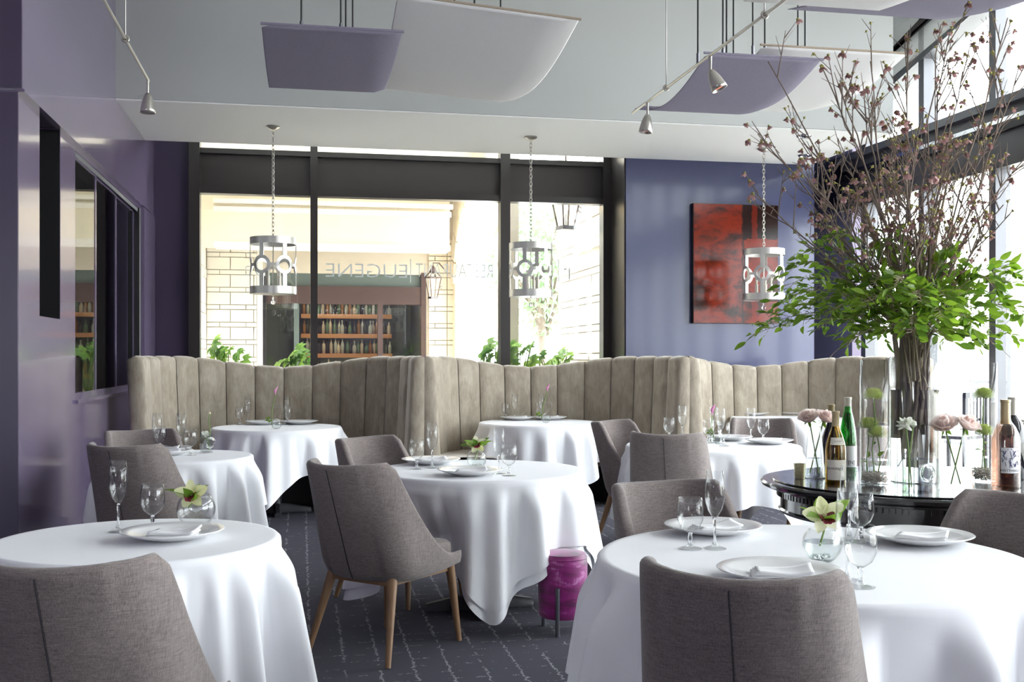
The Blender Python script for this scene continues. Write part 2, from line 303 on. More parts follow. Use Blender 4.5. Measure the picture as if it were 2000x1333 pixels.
# ------------------------------------------------------------------ mesh helpers
class MB:
    def __init__(s): s.v = []; s.f = []; s.mi = []; s.cur = 0
    def face(s, f): s.f.append(tuple(f)); s.mi.append(s.cur)
    def box(s, lo, hi):
        b = len(s.v); (x0, y0, z0), (x1, y1, z1) = lo, hi
        s.v += [(x0, y0, z0), (x1, y0, z0), (x1, y1, z0), (x0, y1, z0), (x0, y0, z1), (x1, y0, z1), (x1, y1, z1), (x0, y1, z1)]
        for f in ((0, 3, 2, 1), (4, 5, 6, 7), (0, 1, 5, 4), (1, 2, 6, 5), (2, 3, 7, 6), (3, 0, 4, 7)): s.face([b+i for i in f])
        return s
    def tube(s, pts, rad, seg=8, cap=True):
        pts = [Vector(p) for p in pts]; n = len(pts)
        if not isinstance(rad, (list, tuple)): rad = [rad]*n
        b = len(s.v); up = None
        for i, p in enumerate(pts):
            d = (pts[min(i+1, n-1)]-pts[max(i-1, 0)])
            d = d.normalized() if d.length > 1e-9 else Vector((0, 0, 1))
            if up is None:
                up = d.orthogonal().normalized()
            else:
                up = up-d*up.dot(d); up = up.normalized() if up.length > 1e-6 else d.orthogonal().normalized()
            w = d.cross(up)
            for k in range(seg):
                a = 2*math.pi*k/seg; q = p+(up*math.cos(a)+w*math.sin(a))*rad[i]; s.v.append(tuple(q))
        for i in range(n-1):
            for k in range(seg):
                k2 = (k+1) % seg
                s.face((b+i*seg+k, b+i*seg+k2, b+(i+1)*seg+k2, b+(i+1)*seg+k))
        if cap:
            s.face([b+k for k in range(seg)][::-1]); s.face([b+(n-1)*seg+k for k in range(seg)])
        return s
    def ring(s, c, R, r, axis='z', seg=20, sec=6, rot=None):
        pts = []
        for i in range(seg):
            a = 2*math.pi*i/seg
            e = Vector((math.cos(a), math.sin(a), 0)); n = Vector((0, 0, 1))
            pts.append((e, n))
        b = len(s.v); mt = rot or Matrix.Identity(3); c = Vector(c)
        for e, n in pts:
            for k in range(sec):
                t = 2*math.pi*k/sec
                s.v.append(tuple(c+mt @ (e*(R+r*math.cos(t))+n*(r*math.sin(t)))))
        for i in range(seg):
            for k in range(sec):
                i2, k2 = (i+1) % seg, (k+1) % sec
                s.face((b+i*sec+k, b+i2*sec+k, b+i2*sec+k2, b+i*sec+k2))
        return s
    def lathe(s, prof, seg=32, c=(0, 0, 0)):
        rings = []
        for r, z in prof:
            b = len(s.v)
            if r < 1e-6: s.v.append((c[0], c[1], c[2]+z)); rings.append((b, 1))
            else:
                for k in range(seg):
                    a = 2*math.pi*k/seg; s.v.append((c[0]+r*math.cos(a), c[1]+r*math.sin(a), c[2]+z))
                rings.append((b, seg))
        for (b0, n0), (b1, n1) in zip(rings, rings[1:]):
            for k in range(seg):
                k2 = (k+1) % seg
                if n0 == 1 and n1 == 1: continue
                if n0 == 1: s.face((b0, b1+k2, b1+k))
                elif n1 == 1: s.face((b0+k, b0+k2, b1))
                else: s.face((b0+k, b0+k2, b1+k2, b1+k))
        return s
    def grid(s, fn, nu, nv, closed_u=False):
        b = len(s.v); m = nu if closed_u else nu+1
        for j in range(nv+1):
            for i in range(m): s.v.append(tuple(fn(i/nu, j/nv)))
        for j in range(nv):
            for i in range(nu):
                i2 = (i+1) % m if closed_u else i+1
                s.face((b+j*m+i, b+j*m+i2, b+(j+1)*m+i2, b+(j+1)*m+i))
        return s
    def prism(s, poly, a, b_, fn):
        """poly: 2-D points; fn(u, v, w) -> 3-D; extruded from w=a to w=b_"""
        n = len(poly); b = len(s.v)
        for w in (a, b_):
            for u, v in poly: s.v.append(tuple(fn(u, v, w)))
        s.face([b+i for i in range(n)][::-1]); s.face([b+n+i for i in range(n)])
        for i in range(n): j = (i+1) % n; s.face((b+i, b+j, b+n+j, b+n+i))
        return s
    def build(s, name, mat, parent=None, smooth=False, loc=None, recalc=True):
        me = bpy.data.meshes.new(name); me.from_pydata(s.v, [], s.f)
        mats = mat if isinstance(mat, (list, tuple)) else [mat]
        for mm in mats: me.materials.append(mm)
        if len(mats) > 1: me.polygons.foreach_set('material_index', s.mi)
        if recalc:
            bm = bmesh.new(); bm.from_mesh(me); bmesh.ops.recalc_face_normals(bm, faces=bm.faces); bm.to_mesh(me); bm.free()
        if smooth:
            me.polygons.foreach_set('use_smooth', [True]*len(me.polygons))
            if smooth != 'all':
                try: me.set_sharp_from_angle(angle=math.radians(40))
                except Exception: pass
        me.update()
        o = bpy.data.objects.new(name, me); COL.objects.link(o)
        if parent: o.parent = parent
        if loc: o.location = loc
        return o
def tag(o, label=None, cat=None, group=None, kind=None):
    if label: o['label'] = label
    if cat: o['category'] = cat
    if group: o['group'] = group
    if kind: o['kind'] = kind
    return o
def empty(name, loc=(0, 0, 0), rz=0.0):
    o = bpy.data.objects.new(name, None); o.location = loc; o.rotation_euler = (0, 0, rz); o.empty_display_size = 0.1; COL.objects.link(o); return o
def link_mesh(name, me, parent=None, loc=(0, 0, 0), rot=(0, 0, 0), scale=(1, 1, 1)):
    o = bpy.data.objects.new(name, me); COL.objects.link(o)
    if parent: o.parent = parent
    o.location = loc; o.rotation_euler = rot; o.scale = scale; return o
def copy_tree(o, parent=None):
    c = o.copy(); COL.objects.link(c); c.parent = parent
    for ch in list(o.children): copy_tree(ch, c)
    return c
class Proto:
    """first use moves the prototype itself, later uses copy it with its parts"""
    def __init__(s, root): s.root = root; s.used = False
    def put(s, loc, rz=0.0, label=None, group=None, scale=None):
        o = copy_tree(s.root) if s.used else s.root
        s.used = True
        o.location = loc; o.rotation_euler = (0, 0, rz)
        if scale: o.scale = (scale,)*3
        if label: o['label'] = label
        if group: o['group'] = group
        return o
def bevel(o, w, seg=2):
    m = o.modifiers.new('soft_edges', 'BEVEL'); m.width = w; m.segments = seg; m.limit_method = 'ANGLE'; return o
UNIT = {}
def unit_cube(mat):
    if mat.name not in UNIT:
        me = bpy.data.meshes.new('block'); b = MB().box((-.5, -.5, -.5), (.5, .5, .5)); me.from_pydata(b.v, [], b.f); me.materials.append(mat); UNIT[mat.name] = me
    return UNIT[mat.name]
def boxpart(name, lo, hi, mat, parent):
    lo, hi = Vector(lo), Vector(hi)
    return link_mesh(name, unit_cube(mat), parent, (lo+hi)/2, (0, 0, 0), tuple(abs(hi[i]-lo[i]) for i in range(3)))
def text_mesh(body, size, mat, thin=0.0):
    cu = bpy.data.curves.new('lettering', 'FONT'); cu.body = body; cu.size = size; cu.align_x = 'CENTER'; cu.offset = -thin; cu.resolution_u = 3
    ob = bpy.data.objects.new('lettering_tmp', cu); COL.objects.link(ob)
    dg = bpy.context.evaluated_depsgraph_get(); me = bpy.data.meshes.new_from_object(ob.evaluated_get(dg))
    bpy.data.objects.remove(ob); bpy.data.curves.remove(cu)
    me.materials.clear(); me.materials.append(mat); return me

# ================================================================== the setting
XL, XU, YS = -1.585, -1.56, 6.55          # lower and upper face of the left wall, its near end
XR, YB, YBL, ZC, ZS = 6.40, 12.04, 11.41, 5.0, 3.57
def structure(name, mb, mat, smooth=False, parent=None):
    o = mb.build(name, mat, parent, smooth)
    if parent is None: o['kind'] = 'structure'
    return o
structure('floor', MB().box((-4.8, -3.2, -0.06), (6.75, 12.2, 0)), M['carpet'])
structure('ceiling', MB().box((-4.8, -3.2, ZC), (6.75, 12.3, ZC+0.1)), M['white_ceiling'])
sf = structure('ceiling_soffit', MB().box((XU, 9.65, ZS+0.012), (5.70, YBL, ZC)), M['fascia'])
boxpart('soffit_brightened_face', (XU, 9.665, ZS), (5.70, YBL, ZS+0.012), M['white_ceiling'], sf)  # whiter coat than the fascia stands in for light bounced onto the underside
# left wall: upper plane proud of the lower one, slot and partition window below
b = MB()
b.box((-1.80, YS, 0), (XL, 8.11, 1.62)).box((-1.80, YS, 1.62), (XL, 7.05, 2.89)).box((-1.80, 7.63, 1.62), (XL, 8.11, 2.89))
b.box((-1.80, 8.11, 0), (XL, 11.15, 1.06)).box((-1.80, 8.11, 2.84), (XL, 11.15, 2.89)).box((-1.80, 11.15, 0), (XL, 12.2, 2.89))
wl = structure('wall_left', b, M['purple'])
boxpart('upper_wall_face', (-1.82, YS-0.02, 2.89), (XU, 12.2, ZC), M['purple'], wl)
boxpart('wall_lower_edge_bead', (XU-0.03, YS-0.02, 2.875), (XU+0.012, 11.15, 2.892), M['purple'], wl)
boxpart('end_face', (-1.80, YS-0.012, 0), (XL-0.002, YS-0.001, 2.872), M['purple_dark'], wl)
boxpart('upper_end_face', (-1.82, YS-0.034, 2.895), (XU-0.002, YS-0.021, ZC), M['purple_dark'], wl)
boxpart('corner_pilaster', (XL, 11.2, 0), (XL+0.045, 12.0, 2.86), M['purple'], wl)
b = MB(); b.box((-3.2, 7.63, 1.62), (-1.80, 7.70, 2.89)); b.box((-3.2, 6.98, 1.62), (-1.80, 7.05, 2.89)); b.box((-3.2, 7.05, 1.55), (-1.80, 7.63, 1.62)); b.box((-3.25, 7.05, 1.62), (-3.2, 7.63, 2.89))
b.build('slot_lining', M['black_void'], wl)
boxpart('slot_far_jamb', (-1.80, 7.626, 1.62), (XL-0.004, 7.634, 2.885), M['black_void'], wl)
boxpart('slot_head', (-3.2, 7.05, 2.86), (-1.80, 7.63, 2.89), M['fascia'], wl)
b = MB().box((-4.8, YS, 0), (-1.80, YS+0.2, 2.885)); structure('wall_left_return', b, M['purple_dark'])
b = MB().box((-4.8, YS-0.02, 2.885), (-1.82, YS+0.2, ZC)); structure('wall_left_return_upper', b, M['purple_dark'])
structure('wall_side', MB().box((-4.9, -3.2, 0), (-4.75, YS+0.2, ZC)), M['purple'])
structure('wall_rear', MB().box((-4.9, -3.35, 0), (6.75, -3.15, 0.8)).box((-4.9, -3.35, 2.6), (6.75, -3.15, ZC)).box((-4.9, -3.35, 0.8), (-4.3, -3.15, 2.6)).box((-2.8, -3.35, 0.8), (6.75, -3.15, 2.6)), M['purple'])
w4 = tag(empty('window_added_fill', (-4.3, -3.25, 0.8)), kind='structure')  # unseen window added behind the camera for frontal fill light
for k in range(2):
    boxpart('pane', (0.75*k+0.03, -0.004, 0.04), (0.75*k+0.72, 0.004, 1.76), M['pane'], w4)
    boxpart('mullion', (0.75*k-0.03, -0.06, 0), (0.75*k+0.03, 0.06, 1.8), M['bronze'], w4)
for z in (0.0, 1.76): boxpart('rail', (0.04, -0.06, z), (1.5, 0.06, z+0.04), M['bronze'], w4)
b = MB().box((-4.6, YS+0.2, 0), (-4.55, 12.2, 3.2)).box((-4.6, 12.15, 0), (-1.8, 12.2, 3.2)).box((-4.6, YS+0.2, 3.15), (-1.8, 12.2, 3.2)).box((-4.6, YS+0.2, 0.0), (-1.8, 12.2, 0.02))
structure('wall_side_room', b, M['black'])
# partition window in the left wall
w3 = tag(empty('window_3', (XL, 8.11, 1.06)), kind='structure')
def wpart(name, lo, hi, mat): return boxpart(name, Vector(lo)-w3.location, Vector(hi)-w3.location, mat, w3)
for i, (y0, y1, x) in enumerate(((8.11, 8.97, -1.60), (8.95, 9.99, -1.613), (9.97, 11.08, -1.626))):
    wpart('sash_stile', (x-0.006, y0, 1.10), (x+0.006, y0+0.045, 2.80), M['mullion'])
    wpart('sash_stile', (x-0.006, y1-0.05, 1.10), (x+0.006, y1, 2.80), M['purple'])
    wpart('sash_rail', (x-0.006, y0, 1.06), (x+0.006, y1, 1.11), M['purple'])
    wpart('sash_rail', (x-0.006, y0, 2.785), (x+0.006, y1, 2.84), M['purple'])
    wpart('pane', (x-0.002, y0+0.045, 1.11), (x+0.002, y1-0.045, 2.785), M['pane_dark'])
wpart('sill', (-1.78, 8.11, 1.035), (XL+0.02, 11.15, 1.06), M['purple'])
wpart('end_post', (-1.76, 11.08, 1.06), (XL+0.015, 11.16, 2.84), M['black'])
wpart('track', (-1.594, 8.11, 2.80), (-1.586, 11.13, 2.835), M['mullion'])
# back wall
b = MB(); b.box((-1.8, YB, 0), (-1.18, YB+0.15, ZC)); b.box((-1.18, YB, 0), (3.51, YB+0.15, 0.45)); b.box((5.75, YB, 0), (6.75, YB+0.15, ZC))
wbk = structure('wall_back', b, M['purple_dark'])
wb = structure('wall_back_right', MB().box((3.51, YBL, 0), (5.75, YB+0.15, ZC)), M['blue'])
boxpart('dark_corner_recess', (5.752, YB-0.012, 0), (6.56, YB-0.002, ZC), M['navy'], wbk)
boxpart('recess_return', (3.495, YBL+0.02, 0.45), (3.508, YB, ZC), M['bronze'], wb)
# back window
w1 = tag(empty('window_1', (-1.18, YB, 0.45)), kind='structure')
def w1p(name, lo, hi, mat): return boxpart(name, Vector(lo)-w1.location, Vector(hi)-w1.location, mat, w1)
posts = ((-1.19, -1.075), (0.09, 0.167), (2.20, 2.31), (3.40, 3.50))
for x0, x1 in posts: w1p('mullion', (x0, YB-0.11, 0.45), (x1, YB+0.06, ZC), M['bronze'])
for (a, c) in zip(posts, posts[1:]):
    x0, x1 = a[1], c[0]
    w1p('spandrel_panel', (x0, YB-0.02, 3.20), (x1, YB+0.04, 3.57), M['bronze_in'])
    w1p('transom_rail', (x0, YB-0.09, 3.135), (x1, YB+0.06, 3.205), M['bronze'])
    w1p('transom_rail', (x0, YB-0.09, 3.565), (x1, YB+0.06, 3.62), M['bronze'])
    w1p('sill_rail', (x0, YB-0.09, 0.45), (x1, YB+0.06, 0.52), M['bronze'])
    w1p('pane', (x0, YB+0.012, 0.52), (x1, YB+0.020, 3.135), M['pane'])
    w1p('pane', (x0, YB+0.012, 3.62), (x1, YB+0.020, 4.95), M['pane'])
# lettering applied to the outside of the glass, so it reads mirrored from the room
def glass_text(body, px0, px1, py0, py1):
    a = at_Y(px0, py1, YB+0.03); c = at_Y(px1, py0, YB+0.03)
    me = text_mesh(body, 1.0, M['letter'], 0.012)
    xs = [v.co.x for v in me.vertices]; ys = [v.co.y for v in me.vertices]
    x0, x1, y0, y1 = min(xs), max(xs), min(ys), max(ys)
    for v in me.vertices:
        u = (v.co.x-x0)/(x1-x0); w = (v.co.y-y0)/(y1-y0)
        v.co = (c.x-(c.x-a.x)*u-w1.location.x, YB+0.026-w1.location.y, a.z+(c.z-a.z)*w-w1.location.z)
    return link_mesh('glass_lettering', me, w1)
glass_text('EUGENE', 636, 795, 517, 541)
glass_text('RESTAURANT', 812, 962, 517, 541)
glass_text('r', 1101, 1113, 524, 546)
glass_text('e', 478, 492, 519, 539)
for px in (801, 1090):
    a = at_Y(px, 553, YB+0.03); c = at_Y(px+1.6, 506, YB+0.03)
    w1p('glass_lettering_bar', (a.x, YB+0.024, a.z), (c.x, YB+0.028, c.z), M['letter'])
# right-hand window wall
w2 = tag(empty('window_2', (XR, 11.5, 0)), kind='structure')
def w2p(name, lo, hi, mat): return boxpart(name, Vector(lo)-w2.location, Vector(hi)-w2.location, mat, w2)
ys = [11.48-1.19*i for i in range(13)]
for i, y in enumerate(ys):
    w2p('mullion', (XR, y-0.05, 0.1), (XR+0.16, y+0.05, 3.15), M['mullion'])
    w2p('mullion', (XR, y-0.05, 3.76), (XR+0.16, y+0.05, ZC), M['mullion'])
    if i+1 < len(ys):
        w2p('pane', (XR+0.11, ys[i+1]+0.05, 0.16), (XR+0.118, y-0.05, 3.15), M['pane'])
        w2p('pane', (XR+0.11, ys[i+1]+0.05, 3.80), (XR+0.118, y-0.05, ZC), M['pane'])
y0, y1 = -3.2, 12.15
w2p('transom_beam', (XR+0.02, y0, 3.15), (XR+0.3, y1, 3.76), M['beam'])
w2p('beam_ledge', (XR-0.06, y0, 3.70), (XR+0.02, y1, 3.78), M['mullion'])
w2p('beam_strip', (XR-0.005, y0, 3.56), (XR+0.02, y1, 3.60), M['chrome'])
w2p('beam_rail', (XR-0.03, y0, 3.47), (XR+0.02, y1, 3.545), M['black'])
w2p('beam_rail', (XR-0.04, y0, 3.13), (XR+0.05, y1, 3.22), M['beam'])
w2p('bottom_rail', (XR, y0, 0.0), (XR+0.16, y1, 0.16), M['bronze'])
# raked window head, rising towards the front of the room
zh = lambda y: 4.34+(10.95-y)*0.234
b = MB(); b.prism([(12.15, zh(12.15)), (12.15, zh(12.15)+0.13), (8.2, zh(8.2)), (8.75, zh(8.75))], XR-0.02, XR+0.2, lambda u, v, w: (w-XR, u-11.5, v)); b.build('raked_head', M['mullion'], w2)
b = MB(); b.prism([(12.15, zh(12.15)+0.13), (12.15, ZC), (8.2, ZC)], XR, XR+0.2, lambda u, v, w: (w-XR, u-11.5, v)); b.build('raked_infill', M['white_ceiling'], w2)
b = MB(); b.prism([(12.15, zh(12.15)+0.32), (12.15, zh(12.15)+0.42), (9.4, ZC), (9.9, ZC)], XR-0.06, XR, lambda u, v, w: (w-XR, u-11.5, v)); b.build('raked_bulkhead', M['bronze_in'], w2)
# recessed downlights in the soffit
for i, (px, py, lab) in enumerate(((1570, 265, 'round chrome recessed downlight in the soffit, nearer the front edge'), (1572, 303, 'round chrome recessed downlight in the soffit, nearer the blue wall'))):
    f = (ZS-EYE)*FPX/(HOR-py); p = at_f(px, py, f)
    r = tag(empty('recessed_downlight', (p.x, p.y, ZS)), lab, 'downlight', 'recessed downlights')
    MB().ring((0, 0, -0.004), 0.062, 0.012, seg=28, sec=6).build('trim_ring', M['chrome'], r, True)
    MB().lathe([(0, -0.001), (0.055, -0.002), (0.05, 0.0)], 24).build('baffle', M['black'], r, True)

# ------------------------------------------------------------------ outside the back window: the stone arcade
YF = 17.5
structure('ground_outside', MB().box((-40, 12.2, -0.2), (60, 70, -0.05)).box((6.8, -40, -0.2), (60, 12.2, -0.05)), M['paving'])
def courses(parent, fn, width, z0, z1, hs, lens, seed, mat, depth=0.05):
    """dressed blocks: fn(u, z) gives (centre, size) helpers; each block is a part"""
    rnd = random.Random(seed); z = z0; k = 0
    while z < z1-0.02:
        h = min(hs[k % len(hs)], z1-z); u = -lens[k % len(lens)]*(0.5 if k % 2 else 0.0)
        ln = lens[k % len(lens)]
        while u < width:
            a, c = max(0, u)+0.006, min(width, u+ln)-0.006
            if c-a > 0.02:
                d = depth+rnd.uniform(-0.006, 0.006)
                lo, hi = fn(a, c, z+0.006, z+h-0.006, d)
                boxpart('stone_block', lo, hi, mat, parent)
            u += ln
        z += h; k += 1
pl = at_Y(404, 700, YF); pm = at_Y(512, 700, YF); pr = at_Y(832, 700, YF); pe = at_Y(884, 700, YF)
xa0, xa1, xb0, xb1 = pl.x, pm.x, pr.x, pe.x
wf = structure('wall_arcade_facade', MB().box((xa0-0.5, YF, -0.05), (xa1, YF+0.3, 4.3)).box((xb0, YF, -0.05), (xb1+0.2, YF+0.3, 4.3)).box((xa1, YF, 2.72), (xb0, YF+0.3, 4.3)), M['mortar'])
courses(wf, lambda a, c, z, zz, d: ((xa0+a, YF-d, z), (xa0+c, YF, zz)), xa1-xa0-0.08, 0.0, 3.3, (0.20, 0.075), (0.36, 0.40), 1, M['stone_w'])
courses(wf, lambda a, c, z, zz, d: ((xb0+0.04+a, YF-d, z), (xb0+0.04+c, YF, zz)), xb1-xb0, 0.0, 3.3, (0.20, 0.075), (0.3, 0.2), 2, M['stone_c'])
boxpart('door_jamb', (xa1-0.08, YF-0.04, 0), (xa1+0.01, YF+0.05, 3.1), M['plaster_w'], wf)
# deep beam and ceiling of the arcade
p0 = at_Y(500, 480, 16.2); p1 = at_Y(878, 412, 16.2)
wa = structure('beam_arcade', MB().box((p0.x-1.6, 16.2, p0.z), (p1.x, 16.7, 4.4)), M['cream'])
boxpart('beam_soffit_edge', (p0.x-0.6, 16.17, p0.z-0.02), (p1.x+0.01, 16.7, p0.z+0.05), M['plaster_w'], wa)
boxpart('crown_moulding', (p0.x-0.6, 16.13, p1.z-0.1), (p1.x+0.02, 16.2, p1.z-0.03), M['plaster_w'], wa)
boxpart('crown_moulding', (p0.x-0.6, 16.08, p1.z+0.02), (p1.x+0.04, 16.2, p1.z+0.08), M['plaster_w'], wa)
structure('ceiling_arcade', MB().box((xa0-0.4, 13.9, 4.3), (2.55, 18.2, 4.45)), M['plaster_w'])  # cut short out of view so open sky lights the arcade stone
wal = structure('wall_arcade_left', MB().box((xa0-0.35, 12.2, -0.05), (xa0-0.05, YF, 4.3)), M['mortar'])
courses(wal, lambda a, c, z, zz, d: ((xa0-0.05, 12.25+a, z), (xa0-0.05+d, 12.25+c, zz)), YF-12.35, 0.0, 4.2, (0.40, 0.15), (0.9, 0.75), 3, M['stone_w'])
# right-hand arcade wall with an arched opening
XA = at_Y(884, 700, YF).x; ya, yb2, zsp, zap = 13.4, 17.2, 2.55, 3.75
b = MB(); n = 24
def arch_z(y): t = (y-(ya+yb2)/2)/((yb2-ya)/2); return zsp+(zap-zsp)*math.sqrt(max(0, 1-t*t))
for i in range(n):
    u0, u1 = ya+(yb2-ya)*i/n, ya+(yb2-ya)*(i+1)/n
    b.prism([(u0, arch_z(u0)), (u1, arch_z(u1)), (u1, 4.3), (u0, 4.3)], XA, XA+0.22, lambda u, v, w: (w, u, v))
b.box((XA, yb2, -0.05), (XA+0.22, YF+0.3, 4.3)); b.box((XA, 13.1, -0.05), (XA+0.22, ya, 4.3))
war = structure('wall_arcade_right', b, M['stone_c'])
nv = 11
for i in range(nv):
    t0, t1 = math.pi*(i+0.04)/nv, math.pi*(i+0.96)/nv; cy, hw, hh = (ya+yb2)/2, (yb2-ya)/2, zap-zsp
    P = lambda t, k: (cy-math.cos(t)*(hw+k), zsp+math.sin(t)*(hh+k))
    MB().prism([P(t0, 0), P((t0+t1)/2, 0), P(t1, 0), P(t1, 0.4), P((t0+t1)/2, 0.4), P(t0, 0.4)], XA-0.03, XA+0.05, lambda u, v, w: (w, u, v)).build('voussoir', M['stone_c'], war)
# stone pier to the right of the view
wp = structure('wall_arcade_pier', MB().box((3.58, 12.3, -0.05), (4.6, 14.7, 4.3)), M['mortar'])
courses(wp, lambda a, c, z, zz, d: ((3.58-d, 12.3+a, z), (3.58, 12.3+c, zz)), 2.4, 0.0, 4.25, (0.27, 0.085), (0.62, 0.5), 4, M['stone_w'])
courses(wp, lambda a, c, z, zz, d: ((3.55+a, 14.7, z), (3.55+c, 14.7+d, zz)), 1.0, 0.0, 4.25, (0.27, 0.085), (0.5, 0.4), 5, M['stone_c'])
boxpart('lintel', (3.50, 12.3, 2.72), (3.6, 13.75, 2.80), M['plaster_w'], wp)

# bar seen across the arcade
bar = tag(empty('glazed_shopfront', (xa1, YF, 0)), 'dark glazed bar front across the arcade behind the left booths', 'shopfront')
def bp(name, lo, hi, mat): return boxpart(name, Vector(lo)-bar.location, Vector(hi)-bar.location, mat, bar)
def zf(py, f): return EYE+(HOR-py)/FPX*f
bp('header_panel', (xa1, YF+0.05, zf(562, 17.6)), (xb0, YF+0.2, 2.75), M['grey_green'])
bp('wooden_header', (xa1, YF+0.0, zf(596, 17.6)), (xb0, YF+0.2, zf(562, 17.6)), M['brown_wood'])
bp('post', (xb0-0.08, YF-0.02, 0), (xb0, YF+0.2, 2.75), M['brown_wood'])
bp('post', (xa1+0.01, YF-0.02, 0), (xa1+0.06, YF+0.2, 2.75), M['black'])
for px in (579, 743):
    q = at_Y(px, 700, YF); bp('door_stile', (q.x-0.04, YF, 0), (q.x+0.04, YF+0.15, zf(596, 17.6)), M['brown_wood'] if px > 700 else M['grey_green'])
bp('pane', (xa1, YF+0.1, 0), (xb0, YF+0.108, zf(596, 17.6)), M['pane'])
b = MB().box((xa1-1.2, 23.0, 0), (xb0+0.4, 23.1, 4)).box((xa1-1.2, YF+0.3, 0), (xa1-1.1, 23, 4)).box((xb0+0.3, YF+0.3, 0), (xb0+0.4, 23, 4)).box((xa1-1.2, YF+0.3, 2.9), (xb0+0.4, 23, 3.0))
structure('wall_bar_interior', b, M['grey_green'])
SY = 22.3
bl = tag(empty('bar_fill_lamp', ((xa1+xb0)/2, 20.6, 2.72)), 'added opal fill lamp, out of view inside the bar across the arcade', 'lamp')  # lamp added out of view to light the bar shelves and bottles
MB().lathe([(0, 0.18), (0.06, 0.18), (0.06, 0.15), (0.01, 0.14), (0.01, 0.05)], 20).build('ceiling_rose', M['gunmetal'], bl, True)
MB().lathe([(0.02, 0.06), (0.12, 0.03), (0.15, -0.03), (0.10, -0.09), (0, -0.11)], 24).build('fill_lamp_shade', M['bar_fill_glow'], bl, True)
shelf_rows = ((614, 588, 764), (652.5, 588, 764), (691, 588, 765), (730, 588, 765))
bott = []
def far_bottle(kind):
    b = MB(); h = 0.29
    if kind == 0: prof = [(0, 0), (0.037, 0), (0.038, 0.17), (0.03, 0.20), (0.014, 0.225), (0.013, 0.285), (0, 0.285)]
    elif kind == 1: prof = [(0, 0), (0.045, 0), (0.046, 0.13), (0.036, 0.17), (0.015, 0.19), (0.015, 0.25), (0.02, 0.25), (0.02, 0.275), (0, 0.275)]
    else: prof = [(0, 0), (0.034, 0), (0.036, 0.19), (0.014, 0.26), (0.013, 0.31), (0, 0.31)]
    return b.lathe(prof, 8)
bm_ = []
for k in range(3):
    for m in M['bottle_far']:
        o = far_bottle(k).build('liquor_bottle', m, None, 'all'); bm_.append(o.data); bpy.data.objects.remove(o)
rnd = random.Random(5)
names = ('top', 'second', 'third', 'lowest')
for ri, (py, x0, x1) in enumerate(shelf_rows):
    a, c = at_Y(x0, py, SY), at_Y(x1, py, SY)
    sh = boxpart('bar_shelf', (a.x, SY-0.15, a.z-0.085), (c.x, SY+0.15, a.z), M['oak_shelf'], None)
    tag(sh, 'thick honey oak bar shelf, %s of the four seen across the arcade' % names[ri], 'shelf', 'bar shelves')
    nb = 23 if ri < 3 else 12
    for k in range(nb):
        x = a.x+0.05+(c.x-a.x-0.1)*(k+rnd.uniform(-0.2, 0.2))/(nb-1)
        o = link_mesh('liquor_bottle', rnd.choice(bm_), None, (x, SY+rnd.uniform(-0.09, 0.08), a.z), (0, 0, 0), (1, 1, rnd.uniform(0.8, 1.05)))
        tag(o, 'small liquor bottle in the row on the %s oak bar shelf' % names[ri], 'bottle', 'liquor bottles on the %s bar shelf' % names[ri])

# lanterns
def lantern(name, label, loc, s, rz=0.3):
    r = tag(empty(name, loc, rz), label, 'lantern'); r.scale = (s, s, s)
    def corner(i, w, z): a = math.pi/4+i*math.pi/2; return (w*math.cos(a), w*math.sin(a), z)
    for i in range(4):
        MB().tube([corner(i, 0.10, 0), corner(i, 0.19, 0.42)], 0.011, 4).build('corner_bar', M['brown_wood'], r)
        j = (i+1) % 4
        MB().tube([corner(i, 0.19, 0.42), corner(j, 0.19, 0.42)], 0.012, 4).build('top_bar', M['brown_wood'], r)
        b = MB(); A, B, C2, D = corner(i, 0.10, 0), corner(j, 0.10, 0), corner(j, 0.185, 0.42), corner(i, 0.185, 0.42)
        b.v += [A, B, C2, D]; b.face((0, 1, 2, 3)); b.build('pane', M['pane'], r)
        MB().tube([corner(i, 0.19, 0.42), (0.0, 0.0, 0.62)], 0.012, 4).build('roof_bar', M['brown_wood'], r)
    MB().lathe([(0, 0.5), (0.09, 0.55), (0.05, 0.62), (0.03, 0.66), (0, 0.68)], 12).build('cap', M['brown_wood'], r, True)
    MB().box((-0.085, -0.085, -0.045), (0.085, 0.085, 0.0)).build('base', M['gunmetal'], r)
    bu_ = MB().lathe([(0, 0.0), (0.012, 0), (0.01, 0.14), (0, 0.14)], 8).build('burner', M['foil_silver'], r, True)
    MB().lathe([(0, 0.14), (0.022, 0.19), (0.014, 0.24), (0, 0.30)], 10).build('flame', M['flame'], bu_, True)
    sp = [(0.2+0.05*t*math.cos(5*t), 0.0, 0.22+0.05*t*math.sin(5*t)) for t in [i/14 for i in range(15)]]
    MB().tube(sp, 0.006, 5).build('scroll', M['brown_wood'], r)
    return r
p = at_f(1105, 442, 13.1); hl = lantern('hanging_lantern', 'large bronze gas lantern with tapered panes hanging outside the right window bay', p, 1.05)
MB().tube([(0, 0, 0.66), (0, 0, 1.35)], 0.012, 6).build('hanging_rod', M['brown_wood'], hl); MB().tube([(0, 0, 1.35), (0.3, 0.3, 1.4), (0.75, 0.9, 1.4)], 0.014, 6).build('wall_arm', M['brown_wood'], hl)
p = at_f(846, 580, 16.9); lo = lantern('wall_lantern', 'small bronze wall lantern with a lit flame beside the bar front', p, 0.72)
MB().tube([(0.0, 0.0, 0.66), (0.0, 0.0, 0.74), (0.14, 0, 0.74), (0.28, 0.0, 0.6)], 0.014, 6).build('bracket', M['brown_wood'], lo)

